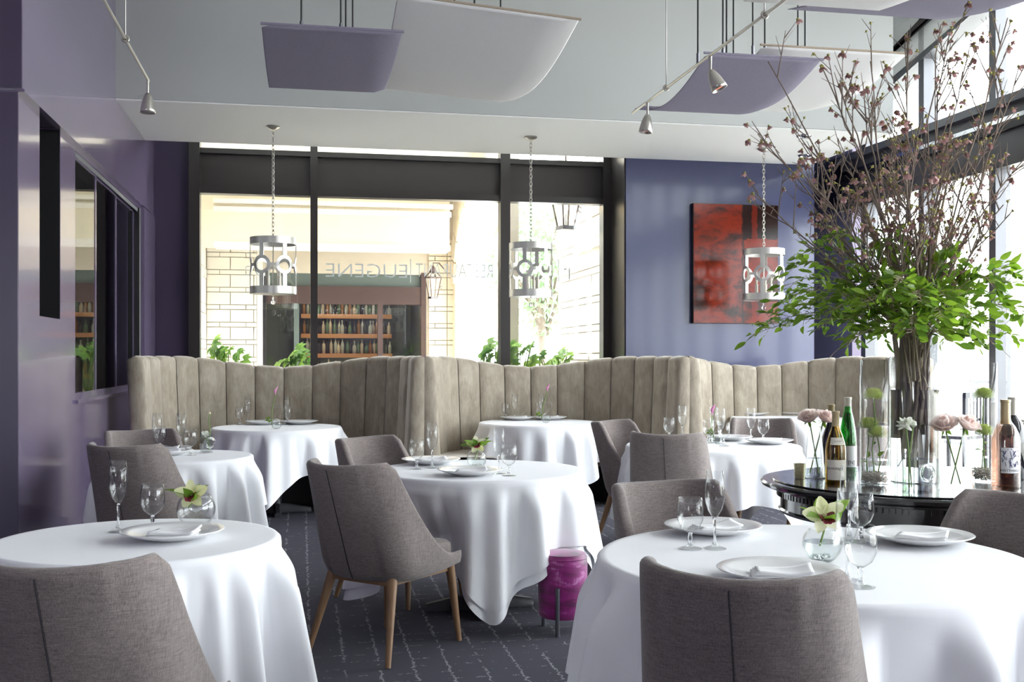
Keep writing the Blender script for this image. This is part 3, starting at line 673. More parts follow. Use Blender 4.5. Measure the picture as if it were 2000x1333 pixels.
# aralia plants outside the glass
def palm_leaf():
    b = MB()
    nl = 7
    for k in range(nl):
        a = math.radians(-115+230*k/(nl-1)); ln = 0.16*(1-0.25*abs(k-3)/3); w = 0.026
        c, s = math.cos(a), math.sin(a)
        pts = [(0, 0), (0.35, w), (0.65, w*1.25), (1, 0), (0.65, -w*1.25), (0.35, -w)]
        i0 = len(b.v)
        for (t, ww) in pts:
            x = t*ln; b.v.append((c*x-s*ww, s*x+c*ww, 0.03*math.sin(t*2.4)-0.05*t*t))
        b.face(range(i0, i0+6))
    return b
o = palm_leaf().build('leaf', M['aralia'], None, 'all', recalc=False); PALM = o.data; bpy.data.objects.remove(o)
pb = tag(empty('planter_trough', (1.1, 12.72, -0.05)), 'long low stone planter trough under the back window', 'planter')
MB().box((-2.2, -0.22, 0), (2.4, 0.22, 0.90)).build('trough', M['stone_c'], pb); MB().box((-2.15, -0.18, 0.90), (2.35, 0.18, 0.955)).build('soil', M['bark'], pb)
def aralia(px, py, Y, wpx, hpx, nleaf, label, seed):
    rnd = random.Random(seed); base = at_Y(px, 772, Y)
    r = tag(empty('aralia_plant', base), label, 'plant', 'potted aralias outside the window'); b = MB(); k = wpx/FPX*Y
    for i in range(nleaf):
        q = at_Y(px+rnd.uniform(-0.5, 0.5)*wpx, py+rnd.uniform(0, 1)*hpx, Y+rnd.uniform(-0.15, 0.15))-base
        b.tube([(rnd.uniform(-.04, .04), 0, 0), (q.x*0.6, q.y*0.6, q.z*0.6), tuple(q)], 0.006, 5)
        link_mesh('leaf', PALM, r, q, (rnd.uniform(0.5, 1.35), rnd.uniform(-0.4, 0.4), rnd.uniform(-0.7, 0.7)+math.pi*1.5), (rnd.uniform(0.65, 1.0),)*3)
    b.build('stems', M['stem_green'], r, True)
aralia(446, 668, 12.75, 62, 42, 17, 'spindly aralia plant outside the left end of the back window', 1)
aralia(570, 680, 12.7, 66, 32, 13, 'broad-leaved bright aralia plant outside, just left of the first mullion', 2)
aralia(965, 672, 12.7, 60, 38, 16, 'bushy aralia plant outside, left of the second mullion', 3)
aralia(1015, 674, 12.8, 56, 38, 15, 'bushy aralia plant outside, right of the second mullion', 4)
aralia(1085, 690, 12.75, 56, 22, 11, 'low dark aralia plant outside, below the stone pier', 5)
# tree beyond the arcade and greenery beyond the patio
def tree(loc, h, rad, label, seed, nleaf=2600, lw=0.10):
    rnd = random.Random(seed); r = tag(empty('street_tree', loc), label, 'tree')
    b = MB(); b.tube([(0, 0, 0), (0.03, 0, h*0.25), (0.0, 0.04, h*0.5)], [0.13, 0.10, 0.08], 10)
    for k in range(9):
        a = k*0.7; e = (math.cos(a)*rad*0.7, math.sin(a)*rad*0.7, h*(0.6+0.35*rnd.random()))
        b.tube([(0, 0.02, h*(0.3+0.02*k)), (e[0]*0.5, e[1]*0.5, h*0.55), e], [0.06, 0.035, 0.012], 6)
    b.build('trunk', M['bark'], r, True)
    b = MB()
    for k in range(nleaf):
        u = rnd.uniform(-1, 1); a = rnd.uniform(0, 6.283); q = rnd.random()**0.4
        x, y, z = math.sqrt(1-u*u)*math.cos(a)*rad*q, math.sqrt(1-u*u)*math.sin(a)*rad*q, h*0.68+u*h*0.34*q
        d = Vector((rnd.gauss(0, 1), rnd.gauss(0, 1), rnd.gauss(0, 1))).normalized(); e = d.orthogonal().normalized()
        c = Vector((x, y, z)); i0 = len(b.v)
        b.v += [tuple(c-d*lw), tuple(c+e*lw*0.45), tuple(c+d*lw), tuple(c-e*lw*0.45)]; b.face(range(i0, i0+4))
    tag(b.build('foliage', M['tree_leaf'], r, recalc=False), kind='stuff')
p = at_f(1058, 700, 24.0); tree((p.x, p.y, -0.05), 5.4, 1.3, 'leafy street tree with a forked trunk beyond the arcade', 3)
for i, (x, y, h, lab) in enumerate(((15, 17, 5.0, 'pale leafy tree beyond the patio, nearest the booths'), (17, 11, 5.5, 'pale leafy tree beyond the patio, at the right edge'))): tree((x, y, -0.05), h, 2.2, lab, 7+i, 2200, 0.16)
# patio railing and chairs beyond the window wall
rl = tag(empty('patio_railing', (9.6, 13.0, -0.05)), 'dark metal patio railing outside the window wall', 'railing')
for z in (1.05, 0.12): boxpart('rail', (-0.02, -14, z), (0.02, 6, z+0.04), M['gunmetal'], rl)  # mid-grey instead of black: overexposed flare put into the metal colour
for k in range(14): boxpart('baluster', (-0.015, -14+1.5*k, 0.0), (0.015, -14+1.5*k+0.03, 1.05), M['gunmetal'], rl)
def patio_chair(loc, rz, label):
    r = tag(empty('patio_chair', loc, rz), label, 'chair', 'patio chairs')
    for sx in (-1, 1):
        boxpart('leg', (sx*0.26-0.02, -0.26, 0), (sx*0.26+0.02, -0.22, 0.98), M['black'], r); boxpart('leg', (sx*0.26-0.02, 0.22, 0), (sx*0.26+0.02, 0.26, 0.45), M['black'], r)
        boxpart('armrest', (sx*0.26-0.03, -0.24, 0.64), (sx*0.26+0.03, 0.26, 0.67), M['black'], r)
    boxpart('top_rail', (-0.28, -0.265, 0.93), (0.28, -0.225, 1.0), M['black'], r); boxpart('lower_rail', (-0.26, -0.26, 0.56), (0.26, -0.23, 0.60), M['black'], r)
    for k in range(6): boxpart('slat', (-0.21+0.084*k-0.012, -0.25, 0.6), (-0.21+0.084*k+0.012, -0.235, 0.93), M['black'], r)
    boxpart('seat', (-0.27, -0.25, 0.43), (0.27, 0.26, 0.47), M['black'], r)
p = at_f(1868, 800, 13.2); patio_chair((p.x, p.y, -0.05), 0.5, 'black slatted patio chair outside, seen right of the tall branch vase')
p = at_f(2010, 800, 12.6); patio_chair((p.x, p.y, -0.05), 0.5, 'black slatted patio chair outside at the right edge of the picture')

# ================================================================== hung from the ceiling
def cloud(label, mat, x0, x1, y0, y1, z0, sag, skew=0.0, tilt=0.0, rods=(), thick=0.03, rise=0.0):
    """sagging fabric ceiling panel: near edge y0, far edge y1, sags between; tilt raises the right side"""
    cx, cy = (x0+x1)/2, (y0+y1)/2
    r = tag(empty('acoustic_ceiling_panel', (cx, cy, z0)), label, 'ceiling panel', 'hanging acoustic ceiling panels')
    hw, hl = (x1-x0)/2, (y1-y0)/2
    def S(u, v, k):
        X = -hw+2*hw*u; Y = -hl+2*hl*v
        return (X+skew*(v-0.5), Y, -sag*math.sin(math.pi*min(1, v*1.0))+tilt*(u-0.5)+rise*v+k)
    b = MB()
    nu, nv = 10, 18
    def outer(s_, v):   # closed loop around the width
        s4 = s_*2
        if s4 < 1: return S(s4, v, 0.0)
        return S(2-s4, v, thick)
    b.grid(outer, 2*nu, nv, True)
    n2 = 2*nu
    for j in (0, nv): b.face([j*n2+i for i in range(n2)])
    o = b.build('panel', mat, r, True); bevel(o, 0.012, 2)
    if mat is M['fabric_white'] or True:
        MB().tube([S(u/8, 0.0, thick*0.7) for u in range(9)], 0.008, 6).build('edge_binding', M['seam_tan'] if mat is M['fabric_white'] else M['fabric_purple'], r, True)
    for (u, v) in rods:
        p = Vector(S(u, v, thick)); rd_ = MB().tube([p, (p.x, p.y, ZC-z0)], 0.006, 6).build('suspension_rod', M['rope'], r)
        MB().tube([p, (p.x, p.y, p.z+0.07)], 0.011, 8).build('rod_ferrule', M['gunmetal'], rd_)
    return r
def span(pxl, pyl, pxr, pyr, z):
    def g(px, py): return at_f(px, py, (z-EYE)*FPX/(HOR-py))
    return g(pxl, pyl), g(pxr, pyr)
a, c = span(509, 55, 790, 66, 3.30); cloud('small violet felt ceiling panel, leftmost of the hanging panels', M['fabric_purple'], a.x, c.x, (a.y+c.y)/2, (a.y+c.y)/2+1.45, 3.30, 0.03, rods=((0.28, 0.1), (0.56, 0.1), (0.6, 0.16), (0.7, 0.8)))
a, c = span(775, 2, 1130, 38, 3.42); cloud('large ivory felt ceiling panel beside the leftmost violet one', M['fabric_white'], a.x, c.x, (a.y+c.y)/2, (a.y+c.y)/2+2.1, 3.42, 0.11, tilt=-0.08, rods=((0.14, 0.08), (0.33, 0.08), (0.44, 0.08), (0.8, 0.7)))
a, c = span(1374, 110, 1610, 122, 3.30); cloud('violet felt ceiling panel behind the right lighting rail', M['fabric_purple'], a.x, c.x, (a.y+c.y)/2, (a.y+c.y)/2+1.5, 3.30, 0.13, rods=((0.02, 0.1), (0.2, 0.06), (0.26, 0.1), (0.62, 0.5)))
a, c = span(1487, 92, 1775, 112, 3.42); cloud('ivory felt ceiling panel half hidden behind the right violet one', M['fabric_white'], a.x, c.x, (a.y+c.y)/2, (a.y+c.y)/2+1.7, 3.42, 0.12, rods=((0.02, 0.1), (0.1, 0.1), (0.37, 0.1), (0.7, 0.6)))
cloud('large violet felt ceiling panel at the top right above the branches', M['fabric_purple'], 2.72, 3.80, 4.1, 5.75, 3.36, 0.13, rods=((0.2, 0.3), (0.05, 0.8)))
cloud('ivory felt ceiling panel cut off by the top edge of the picture', M['fabric_white'], 2.15, 2.98, 3.6, 5.05, 3.14, 0.06, rods=((0.5, 0.5),))

def monorail(label, X, y0, y1, z, supports, group):
    r = tag(empty('lighting_rail', (X, y0, z)), label, 'light rail', group)
    MB().tube([(0, 0, 0), (0, y1-y0, 0)], 0.0085, 8).build('rail', M['nickel'], r, True)
    for y in supports:
        cb_ = MB().tube([(0, y-y0, 0.01), (0, y-y0, ZC-z)], 0.003, 6).build('support_cable', M['nickel'], r)
        MB().ring((0, y-y0, 0.0), 0.016, 0.007, rot=Matrix.Rotation(math.pi/2, 3, 'X'), seg=14).build('support_clip', M['nickel'], cb_, True)
    return r
ZR = 3.10
monorail('brushed nickel lighting rail running beside the purple left wall', -0.944, 2.0, 7.06, ZR, (4.2, 6.15), 'ceiling lighting rails')
monorail('brushed nickel lighting rail in front of the right violet ceiling panel', 2.30, 2.0, 7.32, ZR, (5.1, 6.6), 'ceiling lighting rails')
def spot_head(loc, label, tilt, rz):
    r = tag(empty('spotlight_head', loc, rz), label, 'spotlight', 'rail spotlights')
    R = Matrix.Rotation(tilt, 3, 'X')
    def tr(prof_pt): return prof_pt
    MB().tube([(0, 0, 0.0), (0, 0, -0.085)], [0.010, 0.008], 10).build('stem', M['nickel'], r, True)
    b = MB().lathe([(0.0, 0), (0.014, -0.002), (0.024, -0.02), (0.036, -0.055), (0.044, -0.10), (0.047, -0.125), (0.043, -0.125), (0.034, -0.06), (0.0, -0.02)], 28)
    b.v = [tuple(R @ Vector(v)+Vector((0, 0, -0.085))) for v in b.v]; sh_ = b.build('shade', M['nickel'], r, 'all')
    b = MB().lathe([(0, -0.108), (0.042, -0.11), (0.0, -0.112)], 24); b.v = [tuple(R @ Vector(v)+Vector((0, 0, -0.085))) for v in b.v]; b.build('lamp_face', M['lamp_glow'], sh_, True)
    MB().tube([R @ Vector((-0.06, 0, -0.02))+Vector((0, 0, -0.085)), R @ Vector((0.03, 0, -0.01))+Vector((0, 0, -0.085))], 0.004, 6).build('aiming_pin', M['nickel'], r)
spot_head((-0.944, 7.02, ZR), 'brushed nickel cone spotlight at the end of the left rail', 0.05, 0)
spot_head((2.30, 5.84, ZR), 'brushed nickel cone spotlight glowing orange, tilted on the right rail', 0.45, -2.0)
spot_head((2.30, 6.98, ZR), 'brushed nickel cone spotlight at the lower end of the right rail', 0.12, 1.2)

def pendant():
    r = tag(empty('drum_pendant', (0, 0, 0)), 'x', 'pendant lamp', 'drum pendant lamps')
    R = 0.213; zt, zb = -1.064, -1.60
    MB().lathe([(0, 0.0), (0.062, 0.0), (0.064, -0.012), (0.04, -0.028), (0.016, -0.04), (0, -0.04)], 24).build('canopy', M['nickel'], r, True)
    b = MB(); n = 27
    for i in range(n):
        z = -0.05-(1.0*i/(n-1)); rot = Matrix.Rotation(math.pi/2*(i % 2)+0.3, 3, 'Z') @ Matrix.Rotation(math.pi/2, 3, 'X')
        i0 = len(b.v); b.ring((0, 0, 0), 0.013, 0.0032, seg=10, sec=5, rot=rot)
        b.v[i0:] = [(v[0], v[1], v[2]*1.9+z) for v in b.v[i0:]]
    tag(b.build('chain', M['nickel'], r, True), kind='stuff')
    def band(z0, z1, name):
        MB().lathe([(R, z0), (R+0.004, z0), (R+0.004, z1), (R, z1), (R-0.004, z1), (R-0.004, z0), (R, z0)], 48).build(name, M['silver'], r, True)
    band(zt-0.065, zt, 'top_band'); band(zb, zb+0.07, 'bottom_band')
    MB().lathe([(0.0, zt-0.008), (0.03, zt-0.008), (0.03, zt-0.0), (0, zt)], 16).build('top_hub', M['silver'], r, True)
    for k in range(3): a = k*math.pi/3; MB().tube([(-R*math.cos(a), -R*math.sin(a), zt-0.02), (R*math.cos(a), R*math.sin(a), zt-0.02)], 0.005, 6).build('top_spoke', M['silver'], r)
    zc = (zt-0.065+zb+0.07)/2; ro, ri = 0.088, 0.056
    def onc(s_, z, k): a = s_/R; return ((R+k)*math.cos(a), (R+k)*math.sin(a), z)
    for k in range(6):
        s0 = (k+0.5)*2*math.pi*R/6; b = MB(); n = 30; i0 = 0
        for i in range(n):
            t = 2*math.pi*i/n
            for rr, kk in ((ro, 0.004), (ri, 0.004), (ri, -0.004), (ro, -0.004)): b.v.append(onc(s0+rr*math.cos(t), zc+rr*math.sin(t), kk))
        for i in range(n):
            j = (i+1) % n
            for q in range(4): q2 = (q+1) % 4; b.face((i*4+q, j*4+q, j*4+q2, i*4+q2))
        b.build('fret_ring', M['silver'], r, True)
        for (za, zd) in ((zc+ro-0.012, zt-0.065), (zb+0.07, zc-ro+0.012)):
            b = MB(); pts = []
            b.prism([(-0.020, za), (-0.007, za), (0.007, za), (0.020, za), (0.020, zd), (0.007, zd), (-0.007, zd), (-0.020, zd)], -0.004, 0.004, lambda u, v, w: onc(s0+u, v, w)); b.build('fret_bar', M['silver'], r)
        b = MB(); e = 2*math.pi*R/6
        b.prism([(ro-0.014, zc-0.018), (e/2, zc-0.012), (e-ro+0.014, zc-0.018), (e-ro+0.014, zc+0.018), (e/2, zc+0.012), (ro-0.014, zc+0.018)], -0.004, 0.004, lambda u, v, w: onc(s0+u, v, w)); b.build('fret_link', M['silver'], r)
    MB().tube([(0, 0, zt), (0, 0, zb-0.02)], 0.006, 8).build('centre_rod', M['nickel'], r, True)
    for k in range(4):
        a = k*math.pi/2+0.4; x, y = 0.075*math.cos(a), 0.075*math.sin(a)
        am_ = MB().tube([(0, 0, zb+0.05), (x*0.6, y*0.6, zb+0.02), (x, y, zb+0.06)], 0.005, 6).build('candle_arm', M['nickel'], r, True)
        MB().lathe([(0, 0), (0.016, 0), (0.016, 0.11), (0.010, 0.115), (0.014, 0.145), (0.006, 0.175), (0, 0.185)], 12, (x, y, zb+0.06)).build('candle', M['label_paper'], am_, True)
    MB().lathe([(0, -0.02), (0.008, -0.03), (0.006, -0.055), (0.018, -0.065), (0.022, -0.08), (0.016, -0.097), (0, -0.104)], 12, (0, 0, zb)).build('crystal_finial', M['solid_glass'], r, True)
    MB().lathe([(0, zb+0.006), (R-0.005, zb+0.006), (R-0.005, zb+0.002), (0, zb+0.002)], 32).build('diffuser_ring', M['silver'], r)
    return r
P = Proto(pendant())
for (x, y, lab) in ((-0.27, 10.49, 'silver fretwork drum pendant lamp over the leftmost booth'), (2.24, 10.49, 'silver fretwork drum pendant lamp over the middle booth'), (4.77, 10.60, 'silver fretwork drum pendant lamp in front of the red painting')):
    P.put((x, y, ZS), 0.55, lab)

# painting
p0, p1 = at_Y(1350, 632, YBL), at_Y(1515, 403, YBL)
pt = tag(empty('abstract_painting', ((p0.x+p1.x)/2, YBL-0.005, (p0.z+p1.z)/2)), 'large glossy abstract painting in rust red and dark brown on the blue wall', 'painting')
w, h = (p1.x-p0.x)/2, (p1.z-p0.z)/2
boxp = MB().box((-w, -0.055, -h), (w, -0.0, h)).build('stretcher_edge', M['black'], pt)
MB().box((-w+0.004, -0.062, -h+0.004), (w-0.004, -0.055, h-0.004)).build('canvas', M['painting'], pt)

# ================================================================== banquettes
def banquette(cx, cy, label, n=14, a=1.07, bdep=1.20, seed=0):
    """horseshoe booth open to the front; (cx, cy) is the middle of the opening"""
    r = tag(empty('curved_banquette', (cx, cy, 0)), label, 'banquette', 'curved channelled banquettes')
    # inner curve: superellipse, sampled by arc length
    NS = 600; e = 2.5; pts = []
    for i in range(NS+1):
        t = math.pi*i/NS; c, s = math.cos(t), math.sin(t)
        x = -a*math.copysign(abs(c)**(2/e), c); y = bdep*abs(s)**(2/e)
        flare = 1+0.02*max(0, 1-y/0.9)**1.5
        pts.append(Vector((x*flare, y, 0)))
    L_ = [0]
    for p, q in zip(pts, pts[1:]): L_.append(L_[-1]+(q-p).length)
    def cur(u):
        s = u*L_[-1]; lo, hi = 0, NS
        while hi-lo > 1:
            m = (lo+hi)//2
            if L_[m] <= s: lo = m
            else: hi = m
        k = (s-L_[lo])/max(1e-9, L_[hi]-L_[lo]); p = pts[lo].lerp(pts[hi], k)
        i0, i1 = max(0, lo-3), min(NS, hi+3); d = (pts[i1]-pts[i0]).normalized()
        return p, Vector((-d.y, d.x, 0))     # outward normal (left of travel: away from the table)
    def ztop(u):
        k = abs(u-0.5)*2
        t = max(0, min(1, (k-0.0)/0.52)); return 1.275+0.10*(t*t*(3-2*t))
    TH_ = 0.10
    for k in range(n):
        u0, u1 = k/n, (k+1)/n; g = 0.0012; u0 += g; u1 -= g
        prof = [(-0.0, 0.44), (0.0, 0.62), (0.0, 0.80), (0.0, 0.95), (0.0, 1.10)]
        def pt(i, j, nu=8, nv=12):
            s = i; u = u0+(u1-u0)*s; p, nrm = cur(u); zt = ztop(u)
            bul = 0.024*(1-abs(2*s-1)**5)
            lean = 0.05
            if j <= 0.72:
                z = 0.44+(zt-0.035-0.44)*(j/0.72); off = -bul+lean*(z-0.44)
                return p+nrm*(off)+Vector((0, 0, z))
            t = (j-0.72)/0.28; ang = t*math.pi/2*1.0
            base = lean*(zt-0.44); rr = 0.035+bul*0.5
            z = zt-rr*0.9+rr*0.9*math.sin(ang)*1.0; off = -bul+base+(TH_*0.6+bul)*(1-math.cos(ang))
            if t < 1e-6: z = zt-0.035
            z = zt-0.035+(0.035+bul*0.25)*math.sin(ang)-0.012*(abs(2*s-1)**6)
            return p+nrm*off+Vector((0, 0, z))
        b = MB().grid(pt, 12, 14); b.build('channel_panel', M['velvet'], r, 'all', recalc=False)
        # sides of the groove
    # back shell
    b = MB(); nn = 90; ring = []
    for i in range(nn+1):
        u = i/nn; p, nrm = cur(u); zt = ztop(u)
        for (off, z) in ((0.022, 0.0), (0.022, 0.44), (0.05, zt-0.05), (0.075, zt-0.008), (0.115, zt-0.006), (0.125, zt-0.04), (0.12, 0.0)):
            b.v.append(tuple(p+nrm*off+Vector((0, 0, z))))
    q = 7
    for i in range(nn):
        for k in range(q): k2 = (k+1) % q; b.face((i*q+k, (i+1)*q+k, (i+1)*q+k2, i*q+k2))
    b.face(range(q)); b.face([nn*q+k for k in range(q)])
    b.build('back_shell', M['velvet'], r, True)
    # padded ends of the wings
    for u in (0.0, 1.0):
        p, nrm = cur(u); zt = ztop(u); b = MB(); m = p+nrm*0.05
        def endp(i, j):
            t = 2*math.pi*i; z = 0.06+(zt-0.06)*min(1, j*1.02)
            k = 1.0 if j < 0.93 else math.sqrt(max(0.0, 1-((j-0.93)/0.07)**2))*0.85+0.15
            lean = 0.05*max(0, z-0.44)
            return (m.x+nrm.x*(0.072*math.cos(t)*k+lean), m.y+nrm.y*0.072*math.cos(t)*k+0.030*math.sin(t)*k-0.008, z)
        b.grid(endp, 16, 24, True); b.face([24*16+i for i in range(16)])
        b.build('wing_end', M['velvet'], r, 'all')
    # seat and plinth
    def seatp(u, v):
        p, nrm = cur(0.02+0.96*u); d = 0.52
        if v < 0.6: off = 0.0-d*(v/0.6); z = 0.47+0.012*math.sin(math.pi*v/0.6)
        elif v < 0.75: t = (v-0.6)/0.15; off = -d-0.02*math.sin(t*math.pi/2); z = 0.47-0.03*t
        else: t = (v-0.75)/0.25; off = -d-0.02; z = 0.44-0.10*t
        return p+nrm*off+Vector((0, 0, z))
    MB().grid(seatp, 60, 16).build('seat_cushion', M['velvet'], r, 'all', recalc=False)
    def plin(u, v): p, nrm = cur(0.02+0.96*u); return p+nrm*(-0.47)+Vector((0, 0, 0.36*v))
    MB().grid(plin, 60, 2).build('plinth', M['black'], r, 'all', recalc=False)
    return r
banquette(-0.17, 9.36, 'taupe velvet channelled booth by the purple wall, leftmost of the three')
banquette(2.262, 9.36, 'taupe velvet channelled booth under the middle pendant lamp')
banquette(4.694, 9.36, 'taupe velvet channelled booth below the red painting, rightmost of the three')

# ================================================================== dining tables and cloths
ZT = 0.755
def dining_table(c, r, label, rot=0.3):
    t = tag(empty('dining_table', (c.x, c.y, 0), rot), label, 'table', 'cloth covered dining tables')
    MB().lathe([(0, 0.715), (r-0.012, 0.715), (r-0.008, 0.72), (r-0.008, 0.738), (r-0.012, 0.744), (0, 0.744)], 48).build('table_top', M['walnut'], t, True)
    MB().lathe([(0, 0.05), (0.052, 0.05), (0.042, 0.07), (0.042, 0.70), (0.13, 0.714), (0, 0.714)], 24).build('column', M['cast'], t, True)
    for k in range(4):
        a = k*math.pi/2; c_, s_ = math.cos(a), math.sin(a)
        b = MB(); prof = [(0.0, 0.038, 0.09), (0.10, 0.034, 0.08), (0.2, 0.030, 0.06), (0.28, 0.03, 0.045), (0.295, 0.026, 0.04)]
        for (d, w, h) in prof:
            for (y, z) in ((-w, 0.003), (w, 0.003), (w, h*0.6), (w*0.5, h), (-w*0.5, h), (-w, h*0.6)): b.v.append((c_*d-s_*y, s_*d+c_*y, z))
        for i in range(len(prof)-1):
            for q in range(6): q2 = (q+1) % 6; b.face((i*6+q, i*6+q2, (i+1)*6+q2, (i+1)*6+q))
        b.face(range(6)); b.face([(len(prof)-1)*6+q for q in range(6)])
        b.build('base_foot', M['cast'], t, True)
    return t
def cloth_mesh(r, half, ang, seed, dz=0.0, inset=0.0, amp=1.0, nf=13, dents=()):
    rnd = random.Random(seed); ph = [rnd.uniform(0, 6.28) for _ in range(6)]
    NP = 288; ND = 26
    def drop(phi):
        c, s = abs(math.cos(phi-ang)), abs(math.sin(phi-ang)); ext = half/((c**9+s**9)**(1/9.0))
        return min(ext-r, ZT-0.045)
    def fold(phi):
        v = 0.55*math.cos(nf*phi+ph[0]+1.3*math.sin(2*phi+ph[1]))+0.35*math.cos((nf+6)*phi+ph[2]+0.9*math.sin(3*phi+ph[3]))+0.25*math.cos((nf-5)*phi+ph[4])
        return math.copysign(abs(v)**0.85, v)
    b = MB(); b.v.append((0, 0, ZT+dz))
    tops = [0.25, 0.5, 0.75, 0.9, 0.97]
    rows = []
    for t in tops: rows.append([(t*(r-0.006)*math.cos(2*math.pi*i/NP), t*(r-0.006)*math.sin(2*math.pi*i/NP), ZT+dz) for i in range(NP)])
    for j in range(ND+1):
        s = j/ND; row = []
        for i in range(NP):
            phi = 2*math.pi*i/NP; D = drop(phi); d = D*s
            if d < 0.016: # rounded edge
                t = d/0.016; rr = r-0.006+0.010*math.sin(t*math.pi/2); z = ZT+dz-0.010*(1-math.cos(t*math.pi/2))
            else:
                x = d-0.016; g = min(1.0, x/0.16); g = g*g*(3-2*g)
                crn = max(0, (D-(half-r))/(0.4142*half)); env = 0.018+0.042*crn
                A = amp*(0.056*g+0.034*(x/0.5)**1.3)*(0.8+0.6*crn)
                rr = r+0.004+0.055*(x/0.5)**0.9*(1+0.2*crn)+A*fold(phi); z = ZT+dz-0.010-x*0.975
                rr = max(rr, r+0.004)
                for (da, dw, dd) in dents:
                    q = (phi-da+math.pi) % (2*math.pi)-math.pi; rr -= dd*min(1, max(0, x-0.06)/0.22)*math.exp(-(q/dw)**2)
            rr -= inset; row.append((rr*math.cos(phi), rr*math.sin(phi), z))
        rows.append(row)
    for row in rows: b.v += row
    for i in range(NP): b.face((0, 1+i, 1+(i+1) % NP))
    for k in range(len(rows)-1):
        o0, o1 = 1+k*NP, 1+(k+1)*NP
        for i in range(NP): j = (i+1) % NP; b.face((o0+i, o1+i, o1+j, o0+j))
    return b
def tablecloth(c, r, half, ang, seed, label, amp=1.0, under=False, nf=13, dents=()):
    t = tag(empty('tablecloth', (c.x, c.y, 0)), label, 'tablecloth', 'white tablecloths')
    o = cloth_mesh(r, half, ang, seed, amp=amp, nf=nf, dents=dents).build('draped_cloth', M['white_cloth'], t, 'all')
    if under: cloth_mesh(r, half+0.045, ang, seed, -0.004, 0.018, amp, nf, dents).build('under_cloth', M['white_cloth'], t, 'all')
    return t
TB = {}
def cam_angle(r, f):
    x, y = room(r, f); return math.atan2(y, x)
tables = [
 # key, px, fwd, r, half, corner angle (toward camera-relative direction), seed, name phrase
 ('T1', 268, 3.594, 0.466, 0.86, (0.75, -0.2), 11, 'at the front left corner'),
 ('T2', 1584, 3.270, 0.645, 1.06, (-0.75, -0.5), 23, 'at the front right corner'),
 ('T3', 937, 5.840, 0.565, 0.93, (0.12, -1.0), 37, 'beside the magenta stool'),
 ('T4', 346, 6.650, 0.455, 0.80, (0.9, -0.35), 41, 'by the purple wall'),
 ('T5', 541, 9.450, 0.560, 0.94, (0.03, -1.0), 59, 'inside the leftmost booth'),
 ('T6', 1052, 10.15, 0.560, 0.94, (0.55, -0.85), 61, 'inside the middle booth'),
 ('T7', 1392, 7.500, 0.600, 0.96, (0.85, -0.5), 71, 'left of the flower display'),
 ('T8', 1536, 11.05, 0.560, 0.94, (0.4, -0.9), 83, 'inside the rightmost booth'),
]
for key, px, f, r, half, ca, seed, ph in tables:
    x, y = room((px-1000)/FPX*f, f); c = Vector((x, y, 0)); TB[key] = (c, r)
    rot = cam_angle(*ca)-math.pi/4
    dining_table(c, r, 'round pedestal dining table under a white cloth '+ph, rot=cam_angle(0.25, -1.0))
    tablecloth(c, r, half, rot, seed, 'white linen tablecloth draped over the round table '+ph, under=key == 'T3', nf=17 if r > 0.6 else 13, amp=1.15 if key in ('T1', 'T2') else 1.0, dents=((cam_angle(-0.40, -0.75), 0.42, 0.17), (cam_angle(-0.445, 0.29), 0.42, 0.15)) if key == 'T3' else ())

